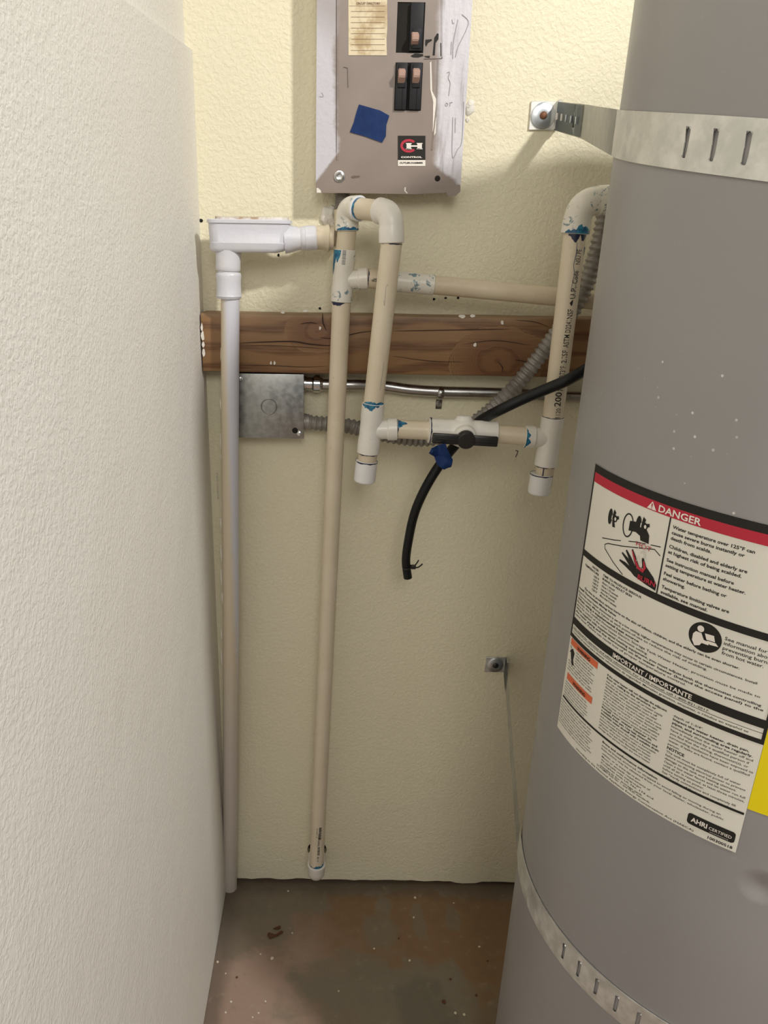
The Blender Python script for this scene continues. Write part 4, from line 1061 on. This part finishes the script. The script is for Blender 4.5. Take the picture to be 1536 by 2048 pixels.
# cover with real openings: built as a frame of faces round two openings
def P2(X, Y, y=PY): return at(580+X/3.84, Y/3.84, y)
o1a, o1b = P2(812, 405), P2(1040, 18); o2a, o2b = P2(798, 848), P2(1022, 482)
bm = newbm()
xs = sorted([px0, o2a.x, o2b.x, o1a.x+1e-4, o1b.x+1e-4, px1]); zs = [pz0, o2a.z, o2b.z, o1a.z, o1b.z, PT]
def inside(cx_, cz_):
    return (o1a.x < cx_ < o1b.x and o1a.z < cz_ < o1b.z) or (o2a.x < cx_ < o2b.x and o2a.z < cz_ < o2b.z)
vv = {}
def gv(i, j):
    if (i, j) not in vv: vv[(i, j)] = bm.verts.new((xs[i], PY, zs[j]))
    return vv[(i, j)]
for i in range(5):
    for j in range(5):
        if not inside((xs[i]+xs[i+1])/2, (zs[j]+zs[j+1])/2): bm.faces.new((gv(i, j), gv(i+1, j), gv(i+1, j+1), gv(i, j+1)))
bmesh.ops.recalc_face_normals(bm, faces=bm.faces)
r = bmesh.ops.extrude_face_region(bm, geom=list(bm.faces))
for v in r['geom']:
    if isinstance(v, bmesh.types.BMVert): v.co.y = PY+.0018
# clip the lower corners
for v in bm.verts:
    if abs(v.co.z-pz0) < 1e-6 and abs(v.co.x-px1) < 1e-6: v.co.z += .0035; 
bmesh.ops.recalc_face_normals(bm, faces=bm.faces)
cover = obj('front_cover', bm, M['panel'], panel, smooth=False)
# raised door outline: thin folded seams
def seam(p, q, w=.0007, m='dark', name='seam', par=cover):
    a, b = at(*p, PY-.0002), at(*q, PY-.0002); d = (b-a).normalized(); s = Vector((-d.z, 0, d.x))*w; bm = newbm()
    prism(bm, [a+s, a-s, b-s, b+s], Vector((0, -.0005, 0))); return obj(name, bm, M[m], par, smooth=False)
M['seam'] = mat('panel_seam', (.13, .09, .07), .5)
def fold(pts, h=.0011, w=.0022):
    P = [at(*p, PY) for p in pts]; bm = newbm()
    for i in range(len(P)-1):
        a, b = P[i], P[i+1]; d = (b-a).normalized(); s = Vector((-d.z, 0, d.x))
        vs = [a+s*w, a, b, b+s*w]; q = [bm.verts.new(v) for v in (a+s*w, b+s*w, b+Vector((0, -h, 0)), a+Vector((0, -h, 0)), a-s*.0004, b-s*.0004)]
        bm.faces.new((q[0], q[1], q[2], q[3])); bm.faces.new((q[3], q[2], q[5], q[4]))
    bmesh.ops.recalc_face_normals(bm, faces=bm.faces); obj('door_edge', bm, M['panel'], cover)
fold([(674, 0), (674, 130), (673.5, 320)]); fold([(885, 115), (884, 0)][::1]); fold([(864, 300), (874, 210), (877, 118)])
seam((673, 0), (673, 305), .0004, 'seam'); seam((687, 134), (695, 136), .0003, 'seam'); seam((695, 136), (696, 175), .0004, 'seam'); seam((884, 2), (884, 117), .0004, 'seam'); seam((848, 118), (884, 117), .0003, 'seam')
def cavity(a, b):
    bm = newbm(); y0, y1 = PY+.0022, PY+.028
    v = [bm.verts.new(p) for p in ((a.x, y0, a.z), (b.x, y0, a.z), (b.x, y0, b.z), (a.x, y0, b.z), (a.x, y1, a.z), (b.x, y1, a.z), (b.x, y1, b.z), (a.x, y1, b.z))]
    for q in ((4, 5, 6, 7), (0, 1, 5, 4), (1, 2, 6, 5), (2, 3, 7, 6), (3, 0, 4, 7)): bm.faces.new([v[i] for i in q])
    obj('opening', bm, M['hole'], cover, smooth=False)
# box body must not fill the openings: use thin dark plates proud of it
for a, b in ((o1a, o1b), (o2a, o2b)):
    bm = newbm(); box(bm, (a.x, PY+.0012, a.z), (b.x, PY+.0019, b.z)); obj('opening', bm, M['hole'], cover, smooth=False)
def breaker(x0, x1, z0, z1, hX, flip=False):
    bm = newbm(); w = x1-x0
    yf = PY-.004
    box(bm, (x0+.0004, yf, z0), (x1-.0004, PY+.0012, z1), .0008)
    zc_ = (hX[1]+hX[3])/2
    box(bm, (x0+w*.22, yf-.0016, hX[1]-.003), (x1-w*.14, yf+.001, hX[3]+.003), .0006)
    box(bm, (x0+w*.62, yf-.0010, z0+.001), (x0+w*.70, yf+.001, hX[1]-.004), .0003, seg=1)
    b_ = obj('breaker', bm, M['blackmatt'], panel)
    bm = newbm(); ph = Matrix.Rotation(math.radians(-24 if not flip else 24), 3, 'X')
    c = Vector(((hX[0]+hX[2])/2, yf-.001, zc_)); hw, hh = (hX[2]-hX[0])/2, (hX[3]-hX[1])/2
    # wedge-shaped toggle
    s = 1 if not flip else -1
    pr2 = [(0.002, -hh), (-.0085, s*hh*.15-hh*.35), (-.0100, s*hh*.15+hh*.35), (.002, hh)]
    vs = [[bm.verts.new((c.x+sx*hw, c.y+yy, c.z+zz)) for yy, zz in pr2] for sx in (-1, 1)]
    bm.faces.new(vs[0]); bm.faces.new(list(reversed(vs[1])))
    for i in range(4): bm.faces.new((vs[0][i], vs[1][i], vs[1][(i+1) % 4], vs[0][(i+1) % 4]))
    bmesh.ops.recalc_face_normals(bm, faces=bm.faces); bmesh.ops.bevel(bm, geom=list(bm.edges), offset=.0009, segments=2, affect='EDGES')
    obj('switch', bm, M['pink'], b_, label='tan toggle')
a, b = P2(910, 395), P2(1032, 25); h0, h1 = P2(930, 348, PY-.006), P2(990, 236, PY-.006)
breaker(a.x, b.x, a.z, b.z, (h0.x, h0.z, h1.x, h1.z), True)
a, b = P2(800, 845), P2(906, 484); h0, h1 = P2(827, 650, PY-.006), P2(887, 518, PY-.006)
breaker(a.x, b.x, a.z, b.z, (h0.x, h0.z, h1.x, h1.z))
a, b = P2(908, 845), P2(1018, 484); h0, h1 = P2(938, 650, PY-.006), P2(998, 516, PY-.006)
breaker(a.x, b.x, a.z, b.z, (h0.x, h0.z, h1.x, h1.z))
# screws and corner wear
sc_ = at(679, 353, PY); bm = newbm(); lathe(bm, Vector((sc_.x, PY, sc_.z)), Vector((0, -1, 0)), [(0, .0074), (.0012, .0070), (.0014, .0058), (.0030, .0054), (.0036, .0042), (.0030, .0030), (.0030, .001)], 28); obj('screw', bm, M['emt'], cover)
sc_ = at(875, 357, PY); bm = newbm(); lathe(bm, Vector((sc_.x, PY, sc_.z)), Vector((0, -1, 0)), [(0, .0036), (.0005, .0034)], 18); obj('screw_hole', bm, M['hole'], cover)
def patch(pts, m, name, par=cover, y=PY-.0004, sc=True):
    bm = newbm(); prism(bm, [P2(*p, y) for p in pts], Vector((0, .0003, 0))); return obj(name, bm, M[m], par, smooth=False)
M['enamel'] = mat('bare_taupe_enamel', (.25, .197, .165), .4)
patch([(1270, 1506), (1305, 1475), (1306, 1420), (1260, 1418), (1225, 1452), (1195, 1468), (1215, 1504)], 'enamel', 'bare_corner')
patch([(205, 1480), (240, 1480), (236, 1462), (214, 1442), (203, 1445)], 'caulk', 'paint_chip')
patch([(880, 1440), (890, 1436), (888, 1465), (905, 1482), (898, 1488), (878, 1466)], 'caulk', 'paint_chip')
patch([(468, 1358), (490, 1348), (538, 1350), (535, 1360), (505, 1366), (480, 1370)], 'seam', 'scratch')
patch([(1095, 425), (1112, 424), (1118, 330), (1140, 300), (1142, 260), (1130, 255), (1108, 290)], 'lblack', 'black_mark')
patch([(1040, 305), (1090, 300), (1090, 312), (1060, 330), (1045, 360), (1038, 340)], 'lblack', 'black_mark')
patch([(925, 430), (960, 410), (1020, 415), (1025, 430), (985, 442), (945, 440)], 'lblack', 'black_mark')
patch([(1030, 430), (1075, 428), (1072, 446), (1040, 440)], 'lblack', 'black_mark'); patch([(1155, 330), (1166, 330), (1166, 435), (1156, 430)], 'lblack', 'black_mark')
patch([(1075, 480), (1085, 470), (1092, 700), (1122, 760), (1120, 1020), (1108, 1040), (1096, 1010), (1100, 780), (1078, 690)], 'caulk', 'paint_run')
def pen(pts, w=.0004):
    P = catmull([P2(*p, PY-.0003) for p in pts], 5); bm = newbm(); sweep(bm, P, w, 5); obj('pen_stroke', bm, M['pencil'], cover)
pen([(1205, 560), (1225, 555), (1215, 600), (1230, 640), (1218, 735)]); pen([(1250, 900), (1245, 1180), (1260, 1205), (1285, 1150), (1320, 1080), (1335, 780)]); pen([(1270, 905), (1268, 1020)])
pen([(1200, 790), (1192, 806), (1202, 816), (1212, 800), (1200, 790)]); pen([(1228, 815), (1230, 785)]); pen([(1230, 796), (1240, 786), (1248, 788)]); pen([(1240, 320), (1236, 420)]); pen([(1245, 150), (1250, 180), (1262, 175)]); pen([(1290, 150), (1255, 320), (1250, 450)]); pen([(1320, 110), (1370, 180), (1290, 360), (1270, 440)])
pen([(225, 742), (255, 742), (250, 722), (240, 710)], .0003)
# directory card
dp = lambda X, Y: P2(X, Y, PY-.0005)
bm = newbm(); prism(bm, [P2(448, -90, PY-.0006), P2(745, -90, PY-.0006), P2(748, 200, PY-.0006), P2(741, 300, PY-.0006), P2(744, 425, PY-.0006), P2(449, 424, PY-.0006)], Vector((0, .0005, 0))); dcard = obj('directory_card', bm, M['dir'], panel, smooth=False, label='stained paper card with ruled lines')
Pd = Print(lambda X, Y: P2(X, -Y, PY-.0010)); Pd.text('CIRCUIT DIRECTORY', 508, -34, 17, 186, .02)
for Y in (87, 130, 173, 215, 258, 300, 343, 387): Pd.rect(468, -Y-1.2, 728, -Y+1.2)
Pd.rect(455, -46, 735, -44); Pd.make('lettering', mat('brown_print', (.19, .10, .06), .6), dcard)
# maker's badge
bm = newbm(); prism(bm, [P2(829, 1275, PY-.0006), P2(1040, 1275, PY-.0006), P2(1040, 1042, PY-.0006), P2(829, 1042, PY-.0006)], Vector((0, .0005, 0))); badge_ = obj('maker_badge', bm, M['lwhite'], panel, smooth=False, label='black and white maker badge')
Pb = Print(lambda X, Y: P2(X, -Y, PY-.0009)); Pb.rect(829, -1228, 1040, -1042); Pb.text('CUTLER-HAMMER', 842, -1257, 13, 180, .03); Pb.make('black_print', M['lblack'], badge_)
Pb = Print(lambda X, Y: P2(X, -Y, PY-.0012)); Pb.arc(912, -1120, 64, 52, 19, 42, 318, 28); Pb.make('red_letter', M['lred'], badge_)
Pb = Print(lambda X, Y: P2(X, -Y, PY-.0015)); Pb.rect(895, -1145, 930, -1099); Pb.rect(978, -1145, 1013, -1099); Pb.rect(930, -1127, 978, -1116); Pb.rect(890, -1104, 935, -1098); Pb.rect(890, -1146, 935, -1140); Pb.rect(973, -1104, 1018, -1098); Pb.rect(973, -1146, 1018, -1140)
Pb.text('CONTROL', 852, -1213, 13, 162, .04); Pb.make('white_print', M['lwhite'], badge_)
tape('masking_tape', 'torn square of blue tape stuck on the breaker panel', [(580+X/3.84, Y/3.84) for X, Y in ((530, 802), (690, 848), (763, 888), (740, 960), (736, 1045), (708, 1095), (580, 1048), (460, 1014), (490, 940), (505, 880))], PY-.0012, .0006, 9, .0003)

# ================================================================== DEBRIS ON THE FLOOR
def leaf(pts, z, seed):
    P = [atz(*p, z) for p in pts]; bm = newbm()
    prism(bm, [p+Vector((0, 0, .003*abs(noise.noise(p*80)))) for p in P], Vector((0, 0, .0012))); return bm
M['rustleaf'] = mat('rusty_flake', (.10, .035, .012), .6)
fs_ = lambda X, Y: (400+X/2.327, 1600+Y/2.327)
db_ = thing('rusty_flake', 'curled rust-brown flake lying on the concrete near the back wall', 'debris', atz(*fs_(345, 625), 0))
obj('flake', leaf([fs_(312, 632), fs_(320, 620), fs_(350, 630), fs_(380, 612), (fs_(388, 618)), fs_(360, 636), fs_(325, 648)], .0005, 1), M['rustleaf'], db_, smooth=False)
obj('flake', leaf([fs_(340, 602), fs_(372, 586), fs_(376, 596), fs_(368, 604), fs_(352, 606)], .0005, 2), M['rustleaf'], db_, smooth=False)
M['chip'] = mat('white_chip', (.70, .62, .48), .6)
rc = random.Random(31)
chips = [(430, 620, 2), (282, 718, 2), (335, 738, 6), (810, 692, 3), (975, 748, 4), (995, 547, 3), (1300, 683, 3), (82, 755, 4), (145, 940, 3), (120, 990, 3), (410, 425, 3), (1188, 992, 3), (1230, 1000, 4), (272, 992, 2), (1180, 480, 2), (1000, 455, 4), (245, 1012, 2), (305, 938, 2), (645, 890, 2), (120, 808, 2)]
for i, (X, Y, r) in enumerate(chips):
    c = atz(*fs_(X, Y), .0003); bm = newbm(); prism(bm, blobpoly(c, r*.00045+.0006, 6, (Vector((1, 0, 0)), Vector((0, 1, 0))), seed=i+9), Vector((0, 0, .0008)))
    o = obj('paint_chip', bm, M['chip'], smooth=False); tag(o, 'tiny pale paint chip on the painted concrete floor', 'debris', 'pale paint chips on the floor')
for i, (X, Y, r) in enumerate(((925, 645, 3), (1287, 910, 4), (1135, 940, 7), (1338, 750, 3), (172, 826, 3), (1165, 835, 4))):
    c = atz(*fs_(X, Y), .0003); bm = newbm(); prism(bm, blobpoly(c, r*.0004+.0006, 6, (Vector((1, 0, 0)), Vector((0, 1, 0))), seed=i+90), Vector((0, 0, .0010)))
    o = obj('dirt_crumb', bm, M['rustleaf'], smooth=False); tag(o, 'tiny dark crumb of dirt on the concrete floor', 'debris', 'dark crumbs on the floor')
